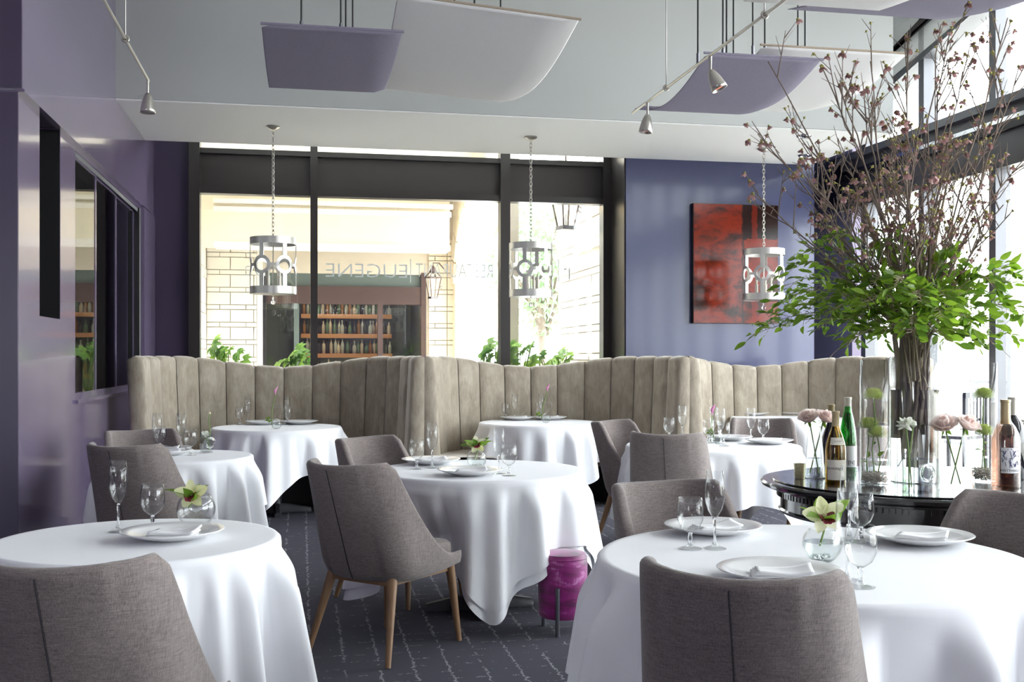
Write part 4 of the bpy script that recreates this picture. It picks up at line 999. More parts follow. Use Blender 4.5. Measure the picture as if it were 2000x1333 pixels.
# ================================================================== chairs
def make_chair():
    r = tag(empty('dining_chair'), 'x', 'chair', 'grey linen dining chairs')
    # U-shaped shell sampled from front right around the back to front left
    def plan(u):
        """u in -1..1 ; returns x, y at seat height and the amount of 'back' (1 at the back)"""
        s = abs(u); sg = 1 if u > 0 else -1
        # back: s 0..0.40, corner 0.40..0.60, side 0.60..1
        w = 0.218
        if s < 0.36:
            x = sg*(s/0.36)*(w-0.07); y = -0.275+0.035*(s/0.36)**2
        elif s < 0.58:
            t = (s-0.36)/0.22*math.pi/2; x = sg*(w-0.07+0.07*math.sin(t)); y = -0.24+0.11*(1-math.cos(t))
        else:
            t = (s-0.58)/0.42; x = sg*(w+0.015*math.sin(math.pi*t)-0.010*t); y = -0.13+0.385*t
        return x, y
    def top(u):
        s = abs(u)
        if s < 0.52: return 0.888+0.012*(s/0.52)**2
        t = min(1, (s-0.52)/0.42); k = 1-(1-t)**2.3
        return 0.900-(0.900-0.436)*k
    def shell(u_, v):
        u = -1+2*u_; x, y = plan(u); zt = top(u); s = abs(u)
        if s < 0.40: pass
        zb = 0.355+0.03*max(0, (s-0.58)/0.42)
        z = zb+(zt-zb)*v
        bk = max(0, 1-max(0, s-0.34)/0.5)
        h = max(0, z-0.42)
        y2 = y+0.03*bk-h*0.33*bk; x2 = x*(1-0.10*bk*h/0.47)
        tuck = max(0, (0.44-z)/0.085); tuck = tuck*tuck
        x2 *= 1-0.10*tuck; y2 += 0.035*tuck*(1 if y < 0 else 0)
        return (x2, y2, z)
    def skin(w, u_):
        # closed padded cross-section: up the outside, over a rounded rim, down the inside
        e = min(u_, 1-u_); k = math.sqrt(max(0.0, 1-(1-min(1, e/0.02))**2))*0.8+0.2 if e < 0.02 else 1.0
        uu = min(0.999, max(0.001, u_)); p = Vector(shell(uu, 0.5)); q = Vector(shell(min(1, uu+0.004), 0.5))-Vector(shell(max(0, uu-0.004), 0.5))
        n = Vector((q.y, -q.x, 0)).normalized(); h = 0.021*k
        zt = shell(uu, 1.0)[2]; zb = shell(uu, 0.0)[2]; top_ = (zt-h-zb)/(zt-zb)
        if w < 0.42: v, off, dz = top_*(w/0.42), 0.021+h, 0
        elif w < 0.58: t = (w-0.42)/0.16*math.pi; v, off, dz = top_, 0.021+h*math.cos(t), h*math.sin(t)
        else: v, off, dz = top_*(1-(w-0.58)/0.42), 0.021-h, 0
        c = Vector(shell(uu, v)); c = c+n*off; c.z += dz; return c
    b = MB().grid(skin, 44, 64, True); b.face(range(44)); b.face([64*44+i for i in range(44)])
    o = b.build('upholstered_shell', M['linen'], r, 'all')
    # seam down the middle of the back
    sp = []
    for i in range(14):
        v = 0.02+0.95*i/13; q = Vector(shell(0.5, v)); sp.append((q.x, q.y-0.0432, q.z-0.006))
    MB().tube(sp, 0.0017, 6).build('back_seam', M['ink'], o, True)
    # seat cushion
    def cush(i, j):
        t = 2*math.pi*i; c, s = math.cos(t), math.sin(t); e = 0.32
        x = math.copysign(abs(c)**e, c); y = math.copysign(abs(s)**e, s)
        prof = [(0.0, 0.40), (0.9, 0.40), (0.97, 0.41), (1.0, 0.435), (0.985, 0.468), (0.93, 0.482), (0.6, 0.492), (0.0, 0.495)]
        k = j*7; a = int(min(6, k)); f = k-a; R_ = prof[a][0]*(1-f)+prof[a+1][0]*f; z = prof[a][1]*(1-f)+prof[a+1][1]*f
        return (x*0.198*R_*(1+0.03*y), 0.005+y*0.268*R_, z)
    MB().grid(cush, 48, 14, True).build('seat_cushion', M['linen'], r, 'all')
    # wooden frame and tapered legs
    b = MB().box((-0.185, -0.215, 0.335), (0.185, -0.185, 0.365)).box((-0.185, 0.205, 0.345), (0.185, 0.235, 0.385)).box((-0.195, -0.2, 0.34), (-0.17, 0.22, 0.375)).box((0.17, -0.2, 0.34), (0.195, 0.22, 0.375)).box((-0.18, -0.2, 0.365), (0.18, 0.22, 0.40))
    b.build('seat_frame', M['walnut'], r)
    for sx in (-1, 1):
        MB().tube([(sx*0.178, -0.195, 0.375), (sx*0.238, -0.30, 0.0)], [0.024, 0.0125], 14).build('leg', M['walnut'], r, True)
        MB().tube([(sx*0.19, 0.215, 0.395), (sx*0.225, 0.25, 0.0)], [0.024, 0.0125], 14).build('leg', M['walnut'], r, True)
    return r
CH = Proto(make_chair())
def chair(r, f, h, label):
    x, y = room(r, f); CH.put((x, y, 0), heading(*h), label)
def chair_by_top(rt, ft, h, label):
    """place by the middle of the top edge of the backrest"""
    n = math.hypot(*h); k = 0.385
    chair(rt+h[0]/n*k, ft+h[1]/n*k, h, label)
chair(-0.579, 5.09, (0.546, 0.838), 'grey-brown linen chair seen from behind, its walnut legs in full view')
chair(-0.62, 6.13, (0.79, -0.61), 'grey linen chair facing the middle table from its far left side')
chair_by_top(-1.065, 2.45, (0.04, 1.0), 'large dark grey linen chair cut off by the bottom left corner')
chair_by_top(-2.13, 5.76, (0.26, 0.97), 'brown-grey linen chair seen from behind beside the purple wall')
chair_by_top(-2.46, 7.02, (0.62, -0.78), 'pale grey linen chair at the far side of the table by the purple wall')
chair_by_top(0.68, 8.05, (0.80, -0.60), 'pale grey linen chair seen side on, right of the middle booth table')
chair_by_top(0.945, 6.66, (0.28, 0.96), 'violet-grey linen chair seen from behind with a centre pleat, right of the middle table')
chair_by_top(0.535, 4.10, (0.42, -0.91), 'brown-grey linen chair at the far left of the front right table')
chair_by_top(0.478, 2.33, (0.36, 0.93), 'large dark brown-grey linen chair seen from behind at the bottom right of the picture')
chair_by_top(1.80, 3.66, (-0.86, -0.50), 'dark linen chair at the right edge beside the round black table')
chair_by_top(1.945, 8.40, (-0.15, -0.99), 'dark grey linen chair in front of the rightmost booth table')
chair_by_top(2.62, 7.55, (-0.80, 0.6), 'pale grey linen chair half hidden behind the green wine bottle')

# magenta stool
p = at_f(1099, 700, 5.37)
st = tag(empty('handbag_stool', (p.x, p.y, 0)), 'small round magenta hide stool on steel legs beside the middle table', 'stool')
MB().lathe([(0, 0.075), (0.115, 0.075), (0.122, 0.085), (0.124, 0.34), (0.122, 0.362), (0.118, 0.366)], 40).build('hide_body', M['hide'], st, True)
sp_ = MB().lathe([(0.119, 0.366), (0.121, 0.372), (0.112, 0.388), (0.07, 0.397), (0, 0.40)], 40).build('seat_pad', M['hide'], st, True)
MB().ring((0, 0, 0.368), 0.12, 0.004, seg=40).build('piping', M['hide'], sp_, True)
for k in range(3):
    a = cam_angle(-0.25, -1.0)+k*2*math.pi/3; c_, s_ = math.cos(a), math.sin(a)
    MB().tube([(0.128*c_, 0.128*s_, 0.0), (0.128*c_, 0.128*s_, 0.235)], 0.0115, 10).build('leg', M['gunmetal'], st, True)

# ================================================================== tableware
def shell_prof(outer, t=0.0013):
    return outer+[(max(0.0005, r-t), z) for r, z in reversed(outer[1:])]+[(0, outer[0][1]+t)]
def make_flute():
    r = tag(empty('champagne_flute'), 'x', 'glass', 'champagne flutes')
    MB().lathe(shell_prof([(0, 0.100), (0.010, 0.103), (0.022, 0.122), (0.030, 0.148), (0.0315, 0.165), (0.030, 0.20), (0.0265, 0.248)]), 32).build('bowl', M['crystal'], r, 'all')
    MB().lathe([(0, 0.099), (0.0075, 0.1), (0.0045, 0.09), (0.0036, 0.06), (0.0042, 0.03), (0.009, 0.014), (0.012, 0.009)], 16).build('stem', M['solid_glass'], r, 'all')
    MB().lathe([(0.0, 0.0), (0.036, 0.0), (0.037, 0.0015), (0.03, 0.004), (0.012, 0.009), (0, 0.010)], 32).build('foot', M['crystal'], r, True)
    return r
def make_goblet():
    r = tag(empty('water_goblet'), 'x', 'glass', 'water goblets')
    MB().lathe(shell_prof([(0, 0.052), (0.012, 0.054), (0.030, 0.068), (0.041, 0.092), (0.0425, 0.11), (0.040, 0.138), (0.0365, 0.163)]), 32).build('bowl', M['crystal'], r, 'all')
    MB().lathe([(0, 0.052), (0.009, 0.052), (0.0055, 0.045), (0.008, 0.036), (0.0055, 0.028), (0.0075, 0.016), (0.013, 0.008)], 16).build('stem', M['solid_glass'], r, 'all')
    MB().lathe([(0.0, 0.0), (0.037, 0.0), (0.038, 0.0015), (0.03, 0.004), (0.012, 0.008), (0, 0.009)], 32).build('foot', M['crystal'], r, True)
    return r
def make_plate():
    r = tag(empty('show_plate'), 'x', 'plate', 'white show plates')
    MB().lathe([(0, 0.002), (0.07, 0.002), (0.09, 0.006), (0.14, 0.020), (0.166, 0.030), (0.169, 0.032), (0.166, 0.034), (0.14, 0.025), (0.092, 0.012), (0.075, 0.009), (0, 0.008)], 56).build('china', M['china'], r, 'all')
    return r
def make_napkin():
    r = tag(empty('folded_napkin'), 'x', 'napkin', 'folded white napkins')
    for k in range(3):
        z0 = 0.0+0.007*k
        def f(i, j, z0=z0, k=k):
            x = -0.075+0.15*i; y = -0.045+0.09*j
            return (x+0.006*k, y-0.004*k, z0+0.006+0.010*max(0, i-0.6)**1.3*(k+1)+0.004*math.sin(3*i+2*j+k)+0.005*max(0, j-0.7)*k)
        b = MB().grid(f, 14, 8); n = len(b.v); b.v += [(x, y, z-0.006) for x, y, z in b.v]
        fs = list(b.f); b.f += [tuple(n+q for q in reversed(t)) for t in fs]; b.mi += [0]*len(fs)
        m = 15
        for i in range(14):
            b.face((i, i+1, n+i+1, n+i)); q = 8*m; b.face((q+i, n+q+i, n+q+i+1, q+i+1))
        for j in range(8):
            a, c = j*m, (j+1)*m; b.face((a, n+a, n+c, c)); b.face((a+14, c+14, n+c+14, n+a+14))
        b.build('fold', M['napkin'], r, 'all')
    return r
FL, GO, PL, NK = Proto(make_flute()), Proto(make_goblet()), Proto(make_plate()), Proto(make_napkin())
WH = {'T1': 'front left table', 'T2': 'front right table', 'T3': 'middle table', 'T4': 'purple wall table', 'T5': 'leftmost booth table', 'T6': 'middle booth table', 'T7': 'table left of the flower display', 'T8': 'rightmost booth table'}
def put(proto, key, px, py, label, rz=0.0, dz=0.0):
    p = at_z(px, py, ZT); c, r = TB[key]; d = Vector((p.x-c.x, p.y-c.y)); lim = r-0.045
    if d.length > lim: d *= lim/d.length; p = Vector((c.x+d.x, c.y+d.y, ZT))
    return proto.put((p.x, p.y, ZT+0.001+dz), rz, label)
def flute(k, px, py, w): put(FL, k, px, py, 'champagne flute '+w+' on the '+WH[k])
def goblet(k, px, py, w): put(GO, k, px, py, 'water goblet '+w+' on the '+WH[k])
def plate(k, px, py, w, nap=True, nrz=0.0, npx=0, npy=0):
    p = at_z(px, py, ZT); c, r = TB[k]; d = Vector((p.x-c.x, p.y-c.y)); lim = r-0.16
    if d.length > lim: d *= lim/d.length; p = Vector((c.x+d.x, c.y+d.y, ZT))
    PL.put((p.x, p.y, ZT+0.001), 0, 'white show plate '+w+' on the '+WH[k])
    if nap: NK.put((p.x+npx, p.y+npy, ZT+0.010), nrz-TH, 'napkin on the plate '+w+' on the '+WH[k])
flute('T1', 231, 1040, 'left of the plate'); goblet('T1', 298, 1036, 'between the flute and the orchid bowl'); plate('T1', 337, 1054, 'in front of the glasses', nrz=-0.05)
plate('T2', 1372, 1038, 'at the far left', nrz=0.3); plate('T2', 1812, 1060, 'at the far right', nrz=-0.45); plate('T2', 1522, 1134, 'nearest the camera', nrz=-0.15)
goblet('T2', 1348, 1073, 'at the left'); flute('T2', 1396, 1073, 'at the left')
flute('T2', 1655, 1135, 'at the right, nearest the camera'); goblet('T2', 1681, 1148, 'at the right, nearest the camera'); flute('T2', 1659, 1056, 'behind the nearest pair of glasses'); goblet('T2', 1682, 1060, 'behind the nearest pair of glasses')
plate('T3', 918, 929, 'in front of the orchid bowl', nrz=0.1); plate('T3', 838, 907, 'at the far left', nrz=0.2)
goblet('T3', 814, 917, 'on the left'); flute('T3', 844, 915, 'on the left'); flute('T3', 974, 926, 'on the right'); goblet('T3', 994, 930, 'on the right')
plate('T4', 322, 890, 'before the right-hand flute', nrz=0.5); plate('T4', 300, 878, 'at the far side', nrz=0.1)
flute('T4', 303, 881, 'on the left'); goblet('T4', 278, 872, 'on the left'); flute('T4', 354, 883, 'on the right'); goblet('T4', 372, 890, 'beside the square vase')
plate('T5', 505, 828, 'left of the calla lily', False); plate('T5', 603, 827, 'right of the calla lily', False)
goblet('T5', 467, 830, 'left of the calla lily'); flute('T5', 481, 829, 'left of the calla lily'); flute('T5', 560, 828, 'right of the calla lily'); goblet('T5', 562, 830, 'right of the calla lily')
plate('T6', 992, 819, 'left of the calla lily', nrz=0.1); plate('T6', 1096, 816, 'right of the calla lily', nrz=0.1)
goblet('T6', 988, 821, 'left of the calla lily'); flute('T6', 1005, 820, 'left of the calla lily'); flute('T6', 1058, 818, 'behind the calla lily'); goblet('T6', 1053, 820, 'behind the calla lily')
plate('T7', 1502, 868, 'on the right', nrz=-0.3); plate('T7', 1440, 857, 'at the far side', False); plate('T7', 1300, 862, 'at the far left')
goblet('T7', 1307, 860, 'farthest left'); flute('T7', 1333, 858, 'farthest left'); flute('T7', 1467, 866, 'farthest right'); goblet('T7', 1491, 864, 'farthest right')
goblet('T7', 1384, 866, 'left of the pink flower'); flute('T7', 1394, 862, 'left of the pink flower'); flute('T7', 1408, 868, 'right of the pink flower'); goblet('T7', 1414, 872, 'right of the pink flower')
plate('T8', 1448, 811, 'on the left', False); plate('T8', 1552, 808, 'on the right')
goblet('T8', 1480, 808, 'farthest left'); flute('T8', 1497, 810, 'left of the pair'); flute('T8', 1515, 810, 'right of the pair'); goblet('T8', 1507, 811, 'between the two flutes')

# ================================================================== flowers
def petal_mesh(name, mat, ln, w, cup=0.25, tipcurl=0.0, nu=6, nv=8):
    def f(i, j):
        s = 2*i-1; ww = w*math.sin(math.pi*(0.06+0.90*j**0.85))**0.8
        x = s*ww; y = ln*j; z = cup*ln*(j**1.6)+0.35*w*s*s*math.sin(math.pi*j)-tipcurl*ln*max(0, j-0.7)**2*6
        return (x, y, z)
    o = MB().grid(f, nu, nv).build(name, mat, None, 'all', recalc=False); me = o.data; bpy.data.objects.remove(o); return me
def leaf_mesh(name, mat, ln, w, bend=0.25, nv=6):
    def f(i, j):
        s = 2*i-1; ww = w*(math.sin(math.pi*j**0.8)**0.9)
        return (s*ww, ln*j, 0.25*ww*abs(s)-bend*ln*j*j+0.1*ln*j)
    o = MB().grid(f, 4, nv).build(name, mat, None, 'all', recalc=False); me = o.data; bpy.data.objects.remove(o); return me
LEAF = [leaf_mesh('leaf', M['leaf'], 0.068, 0.0155, b_) for b_ in (0.15, 0.35, 0.0)]
LEAF_L = leaf_mesh('leaf', M['leaf'], 0.085, 0.017, 0.2)
ORP = petal_mesh('petal', M['petal_cream'], 0.046, 0.016, 0.18); ORL = petal_mesh('lip', M['orchid_lip'], 0.026, 0.012, 0.5, 0.5)
ROP = [petal_mesh('petal', M['petal_blush'], 0.034, 0.021, c_, 0.25) for c_ in (1.5, 1.0, 0.6)]
WHP = petal_mesh('petal', M['petal_white'], 0.030, 0.009, 0.5)
def euler_dir(d, roll=0.0):
    """rotation taking local +Y to d, with a roll about it"""
    d = Vector(d).normalized(); q = Vector((0, 1, 0)).rotation_difference(d)
    return (q.to_matrix() @ Matrix.Rotation(roll, 3, 'Y')).to_euler()
def face_rot(n, spin=0.0):
    """rotation taking local +Z to n"""
    q = Vector((0, 0, 1)).rotation_difference(Vector(n).normalized()); return q.to_matrix() @ Matrix.Rotation(spin, 3, 'Z')
def orchid(loc, n, label, size=1.0, leaves=5, seed=1, stem=0.06, lipdark=True):
    rnd = random.Random(seed); r = tag(empty('orchid_bloom', loc), label, 'flower', 'cut orchids')
    R = face_rot(n)
    for k in range(5):
        a = math.pi/2+k*2*math.pi/5; Rz = R @ Matrix.Rotation(a-math.pi/2, 3, 'Z')
        link_mesh('petal', ORP, r, (0, 0, 0), Rz.to_euler(), (size*(1.15 if k in (1, 4) else 1.0),)*3)
    for s in (-0.5, 0.0, 0.5):
        Rz = R @ Matrix.Rotation(math.pi+s, 3, 'Z') @ Matrix.Rotation(0.7, 3, 'X'); link_mesh('lip', ORL, r, R @ Vector((0, 0, 0.004)), Rz.to_euler(), (size*1.5,)*3)
    MB().lathe([(0, 0.02), (0.006, 0.016), (0.007, 0.006), (0, 0)], 10).build('column', M['petal_cream'], r, True).rotation_euler = R.to_euler()
    b = MB(); b.tube([(0, 0, 0), (0.004, 0.004, -stem*0.5), (-0.012, 0.0, -stem)], 0.003, 6); b.build('stem', M['stem_green'], r, True)
    for k in range(leaves):
        a = k*2*math.pi/leaves+rnd.uniform(-0.3, 0.3); d = (math.cos(a), math.sin(a), rnd.uniform(0.1, 0.9))
        link_mesh('leaf', LEAF_L, r, (0, 0, -0.012), euler_dir(d, rnd.uniform(-0.4, 0.4)), (rnd.uniform(0.75, 1.05)*size,)*3)
    return r
def globe(R_, open_):
    """sphere bowl profile, flat base, open top radius"""
    pr = [(0, 0.0), (R_*0.45, 0.0)]; z0 = R_*math.cos(math.asin(0.45)); zt = math.sqrt(R_*R_-open_*open_)
    a0, a1 = -math.acos(0.45), math.asin(zt/R_)
    for i in range(13): a = a0+(a1-a0)*i/12; pr.append((R_*math.cos(a), z0+R_*math.sin(a)))
    return pr, z0
def water_prof(pr, level, inset):
    out = [(0, pr[0][1]+0.004)]
    for r, z in pr[1:]:
        if z+0.004 < level: out.append((max(0.001, r-inset), max(z, 0.004)))
    # radius at level by interpolation
    for (r0, z0), (r1, z1) in zip(pr[1:], pr[2:]):
        if z0 <= level <= z1 and z1 > z0: rr = r0+(r1-r0)*(level-z0)/(z1-z0); out.append((rr-inset, level)); break
    out.append((0, level)); return out
def vase(name, loc, prof, level, label, group, t=0.003, gravel=0.0, beads=0, seg=40, rz=0.0):
    r = tag(empty(name, loc, rz), label, 'vase', group)
    MB().lathe(shell_prof(prof, t), seg).build('glass', M['vase_glass'], r, 'all')
    if level: MB().lathe(water_prof(prof, level, t+0.0012), seg).build('water', M['water'] if name == 'branch_vase' else M['water_clear'], r, True)
    if gravel:
        rnd = random.Random(3); b = MB(); R_ = prof[1][0]-t-0.004
        for k in range(520):
            a = rnd.uniform(0, 6.28); q = R_*math.sqrt(rnd.random()); s = rnd.uniform(0.003, 0.0055); z = 0.008+gravel*rnd.random()
            c = Vector((q*math.cos(a), q*math.sin(a), z)); i0 = len(b.v)
            b.v += [tuple(c+Vector(d)*s) for d in ((1, 0, 0), (-1, 0, 0), (0, 1, 0), (0, -1, 0), (0, 0, 1), (0, 0, -1))]
            for f in ((0, 2, 4), (2, 1, 4), (1, 3, 4), (3, 0, 4), (2, 0, 5), (1, 2, 5), (3, 1, 5), (0, 3, 5)): b.face([i0+q_ for q_ in f])
        tag(b.build('gravel', M['gravel'], r, recalc=False), 'fine grey gravel in the bottom', kind='stuff')
    if beads:
        rnd = random.Random(9)
        for k in range(beads):
            a = rnd.uniform(0, 6.28); q = 0.030*math.sqrt(rnd.random())
            MB().lathe([(0, -0.007), (0.006, -0.0035), (0.007, 0), (0.006, 0.0035), (0, 0.007)], 10, (q*math.cos(a), q*math.sin(a), 0.014)).build('glass_bead', M['solid_glass'], r, 'all')
    return r
def tz(px, py): p = at_z(px, py, ZT); p.z = ZT+0.001; return p
CAMV = Vector((-ST, -CT, 0))     # horizontal direction from the scene towards the camera
g, _ = globe(0.068, 0.045)
p = tz(383, 1028); vase('orchid_bowl', p, g, 0.0, 'round clear glass bowl vase on the front left table', 'globe flower bowls')
vi = MB().lathe([(0, 0.032), (0.03, 0.036), (0.043, 0.052), (0.046, 0.07), (0.043, 0.07), (0, 0.045)], 32); o = vi.build('inner_bowl', M['vase_glass'], bpy.data.objects[[x.name for x in bpy.data.objects if x.name.startswith('orchid_bowl')][-1]], 'all')
orchid(p+Vector((-0.012, -0.035, 0.118)), CAMV+Vector((0.1, 0, 0.15)), 'yellow-green orchid with a burgundy lip in the bowl on the front left table', 1.15, 6, 2, 0.05)
g, _ = globe(0.058, 0.038)
p = tz(1606, 1097); vase('orchid_bowl', p, g, 0.058, 'round water-filled glass bowl vase on the front right table', 'globe flower bowls', beads=14)
orchid(p+Vector((0.004, 0, 0.135)), CAMV+Vector((0.0, 0, 0.25)), 'cream orchid with a burgundy throat in the bowl on the front right table', 1.25, 5, 5, 0.09)
g, _ = globe(0.055, 0.034)
p = tz(931, 914); vase('orchid_bowl', p, g, 0.05, 'round water-filled glass bowl vase on the middle table', 'globe flower bowls', beads=8)
orchid(p+Vector((0, 0, 0.125)), CAMV+Vector((0.0, 0, 0.3)), 'pale green orchid among upright leaves in the bowl on the middle table', 1.1, 10, 8, 0.08)
g, _ = globe(0.045, 0.028)
p = tz(1568, 809); vase('flower_bowl', p, g, 0.045, 'small globe vase on the rightmost booth table', 'globe flower bowls')
orchid(p+Vector((0, 0, 0.10)), Vector((0.1, -0.4, 1)), 'open white flower in the globe vase on the rightmost booth table', 1.2, 2, 12, 0.06)

# bulb vases with curled glass necks and calla lilies
def bulb_vase(loc, label, h=0.05):
    r = tag(empty('bulb_vase', loc), label, 'vase', 'bulb vases with a curled neck')
    g, _ = globe(0.045, 0.012); MB().lathe(shell_prof(g, 0.002), 28).build('bulb', M['vase_glass'], r, 'all')
    MB().lathe(water_prof(g, 0.045, 0.004), 24).build('water', M['water_clear'], r, True)
    pts = [(0.0, 0, 0.083), (0.012, 0, 0.10), (0.045, 0, 0.13), (0.062, 0, 0.16), (0.05, 0, 0.187), (0.015, 0, 0.193), (-0.02, 0, 0.19)]
    MB().tube(pts, [0.012, 0.009, 0.0085, 0.0085, 0.0085, 0.009, 0.010], 12, False).build('curled_neck', M['vase_glass'], r, 'all'); return r
def calla(loc, tip, label):
    r = tag(empty('calla_lily', loc), label, 'flower', 'calla lilies')
    d = Vector(tip)-Vector(loc)
    MB().tube([(0, 0, 0), d*0.5+Vector((-0.012, 0, 0)), d], [0.004, 0.0035, 0.004], 8).build('stem', M['stem_green'], r, True)
    def f(i, j):
        t = 2*math.pi*i; rr = 0.003+0.016*j**1.5; return (d.x+rr*math.cos(t)+0.006*j, d.y+rr*math.sin(t), d.z+0.055*j+0.02*j*math.cos(t))
    MB().grid(f, 16, 8, True).build('spathe', M['petal_magenta'], r, 'all', recalc=False)
    b = MB()
    rnd = random.Random(4)
    for k in range(16):
        a = rnd.uniform(0, 6.28); q = Vector((-0.03+0.03*math.cos(a), 0.02*math.sin(a), 0.055+rnd.uniform(0, 0.03)))-Vector((0, 0, 0))
        link_mesh('leaf', LEAF[k % 3], r, q*0.6, euler_dir((q.x*6+rnd.uniform(-1, 0.3), rnd.uniform(-1, 1), rnd.uniform(-0.4, 0.8))), (0.5,)*3)
    return r
for (px, py, k, lab) in ((540, 838, 1.0, 'leftmost'), (1066, 826, 1.0, 'middle')):
    p = tz(px, py); bulb_vase(p, 'small bulb vase with a curled glass neck on the %s booth table' % lab); calla(p+Vector((-0.04, 0, 0.03)), p+Vector((-0.01 if lab == 'leftmost' else 0.015, 0, 0.29)), 'mauve calla lily leaning from the curled vase on the %s booth table' % lab)
p = tz(1400, 866); bulb_vase(p, 'small curled-neck bulb vase on the table left of the flower display'); calla(p+Vector((-0.02, 0, 0.03)), p+Vector((-0.035, 0, 0.20)), 'pink flower in the bulb vase on the table left of the round black table')
# square vases with a glass ring
def square_vase(loc, rz, w, h, label):
    r = tag(empty('square_vase', loc, rz), label, 'vase', 'square glass vases')
    t = 0.004; b = MB()
    b.box((-w, -w, 0), (w, w, 0.008)).box((-w, -w, 0.008), (w, -w+t, h)).box((-w, w-t, 0.008), (w, w, h)).box((-w, -w+t, 0.008), (-w+t, w-t, h)).box((w-t, -w+t, 0.008), (w, w-t, h))
    b.build('glass', M['vase_glass'], r); MB().box((-w+t+0.001, -w+t+0.001, 0.009), (w-t-0.001, w-t-0.001, h*0.82)).build('water', M['water_clear'], r)
    MB().ring((0.012, -w-0.004, h*0.48), 0.030, 0.006, rot=Matrix.Rotation(math.pi/2, 3, 'X'), seg=28, sec=8).build('glass_ring', M['solid_glass'], r, True)
    return r
def ranunculus(loc, top, label, mat=None, n=26, size=1.0):
    r = tag(empty('white_ranunculus', loc), label, 'flower', 'white ranunculus')
    d = Vector(top)-Vector(loc); MB().tube([(0, 0, 0), d*0.6+Vector((0.006, 0, 0)), d], 0.0028, 8).build('stem', M['stem_green'], r, True)
    for k in range(n):
        a = k*2.4; e = -0.2+1.5*k/n; dd = (math.cos(a)*math.cos(e), math.sin(a)*math.cos(e), math.sin(e))
        link_mesh('petal', WHP, r, d, euler_dir(dd, a), (size,)*3)
    return r
p = tz(403, 885); square_vase(p, 0.5, 0.032, 0.135, 'small square glass vase on the table by the purple wall')
ranunculus(p+Vector((0.01, 0, 0.02)), p+Vector((-0.008, -0.01, 0.115)), 'white flower inside the square vase by the purple wall', size=0.9)
r_ = tag(empty('bare_bud_stem', p+Vector((0.014, 0, 0.02))), 'thin bare stem with a small bud in the square vase by the purple wall', 'flower stem')
MB().tube([(0, 0, 0), (0.01, 0, 0.12), (0.0, 0, 0.19), (0.008, 0, 0.225)], 0.003, 6).build('stem', M['stem_green'], r_, True); MB().lathe([(0, -0.008), (0.007, 0), (0, 0.012)], 8, (0.008, 0, 0.23)).build('bud', M['petal_cream'], r_, True)

# ================================================================== round black table with the flower display
ZE = 0.84
x, y = room(788/FPX*4.59, 4.59); RT = Vector((x, y, 0)); RR = 0.645
et = tag(empty('round_entry_table', (RT.x, RT.y, 0)), 'large round ebonised table with a dentil frieze carrying the flower display', 'table')
MB().lathe([(0, ZE-0.036), (RR-0.05, ZE-0.036), (RR-0.02, ZE-0.034), (RR-0.004, ZE-0.026), (RR, ZE-0.014), (RR-0.008, ZE-0.006), (0, ZE-0.006)], 96).build('table_top', M['ebony'], et, True)
MB().lathe([(0, ZE-0.006), (RR-0.05, ZE-0.006), (RR-0.048, ZE-0.003), (RR-0.05, ZE), (0, ZE)], 96).build('glass_cover', M['ebony'], et, True)
MB().lathe([(RR-0.075, ZE-0.036), (RR-0.06, ZE-0.042), (RR-0.062, ZE-0.05), (RR-0.072, ZE-0.052)], 96).build('upper_moulding', M['ebony'], et, True)
MB().lathe([(RR-0.20, ZE-0.036), (RR-0.085, ZE-0.036), (RR-0.083, ZE-0.125), (RR-0.075, ZE-0.132), (RR-0.083, ZE-0.145), (RR-0.20, ZE-0.145)], 96).build('apron', M['ebony'], et, True)
b = MB(); n = 150
for k in range(n):
    a = 2*math.pi*k/n; c_, s_ = math.cos(a), math.sin(a); ra, rb = RR-0.086, RR-0.068; hw = 0.0075
    i0 = len(b.v)
    for z in (ZE-0.074, ZE-0.052):
        for (rr, ww) in ((ra, -hw), (rb, -hw), (rb, hw), (ra, hw)): b.v.append((c_*rr-s_*ww, s_*rr+c_*ww, z))
    for f in ((0, 1, 2, 3), (7, 6, 5, 4), (0, 4, 5, 1), (1, 5, 6, 2), (2, 6, 7, 3)): b.face([i0+q for q in f])
tag(b.build('dentil_frieze', M['ebony'], et), kind='stuff')
MB().lathe([(0, 0.14), (0.10, 0.14), (0.14, 0.20), (0.10, 0.28), (0.07, 0.40), (0.09, 0.55), (0.15, 0.66), (0.18, ZE-0.145), (0, ZE-0.145)], 32).build('pedestal', M['ebony'], et, True)
for k in range(4):
    a = k*math.pi/2+0.5; c_, s_ = math.cos(a), math.sin(a)
    MB().tube([(c_*0.08, s_*0.08, 0.22), (c_*0.25, s_*0.25, 0.2), (c_*0.4, s_*0.4, 0.08), (c_*0.47, s_*0.47, 0.02)], [0.05, 0.045, 0.035, 0.02], 12).build('pedestal_foot', M['ebony'], et, True)
    MB().tube([(c_*0.42, s_*0.42, ZE-0.145), (c_*0.40, s_*0.40, 0.4), (c_*0.36, s_*0.36, 0.12)], [0.035, 0.028, 0.022], 12).build('turned_leg', M['ebony'], et, True)
def ez(px, py):
    p = at_z(px, py, ZE); p.z = ZE+0.001; return p
def cyl(R_, h): return [(0, 0.0), (R_*0.98, 0.0), (R_, 0.004), (R_, h*0.33), (R_, h*0.66), (R_, h)]
VP = ez(1787, 941); VH = 0.605
vase('branch_vase', VP, cyl(0.103, VH), VH*0.64, 'very tall wide glass cylinder vase full of branches on the round black table', 'vases on the round black table', t=0.005)
vl = ez(1708, 946); vase('cylinder_vase', vl, cyl(0.0585, 0.512), 0.10, 'tall slim glass cylinder with green chrysanthemums left of the branch vase', 'vases on the round black table', gravel=0.04)
vr = ez(1921, 940); vase('cylinder_vase', vr, cyl(0.054, 0.50), 0.10, 'tall slim glass cylinder with green chrysanthemums right of the branch vase', 'vases on the round black table', gravel=0.045)
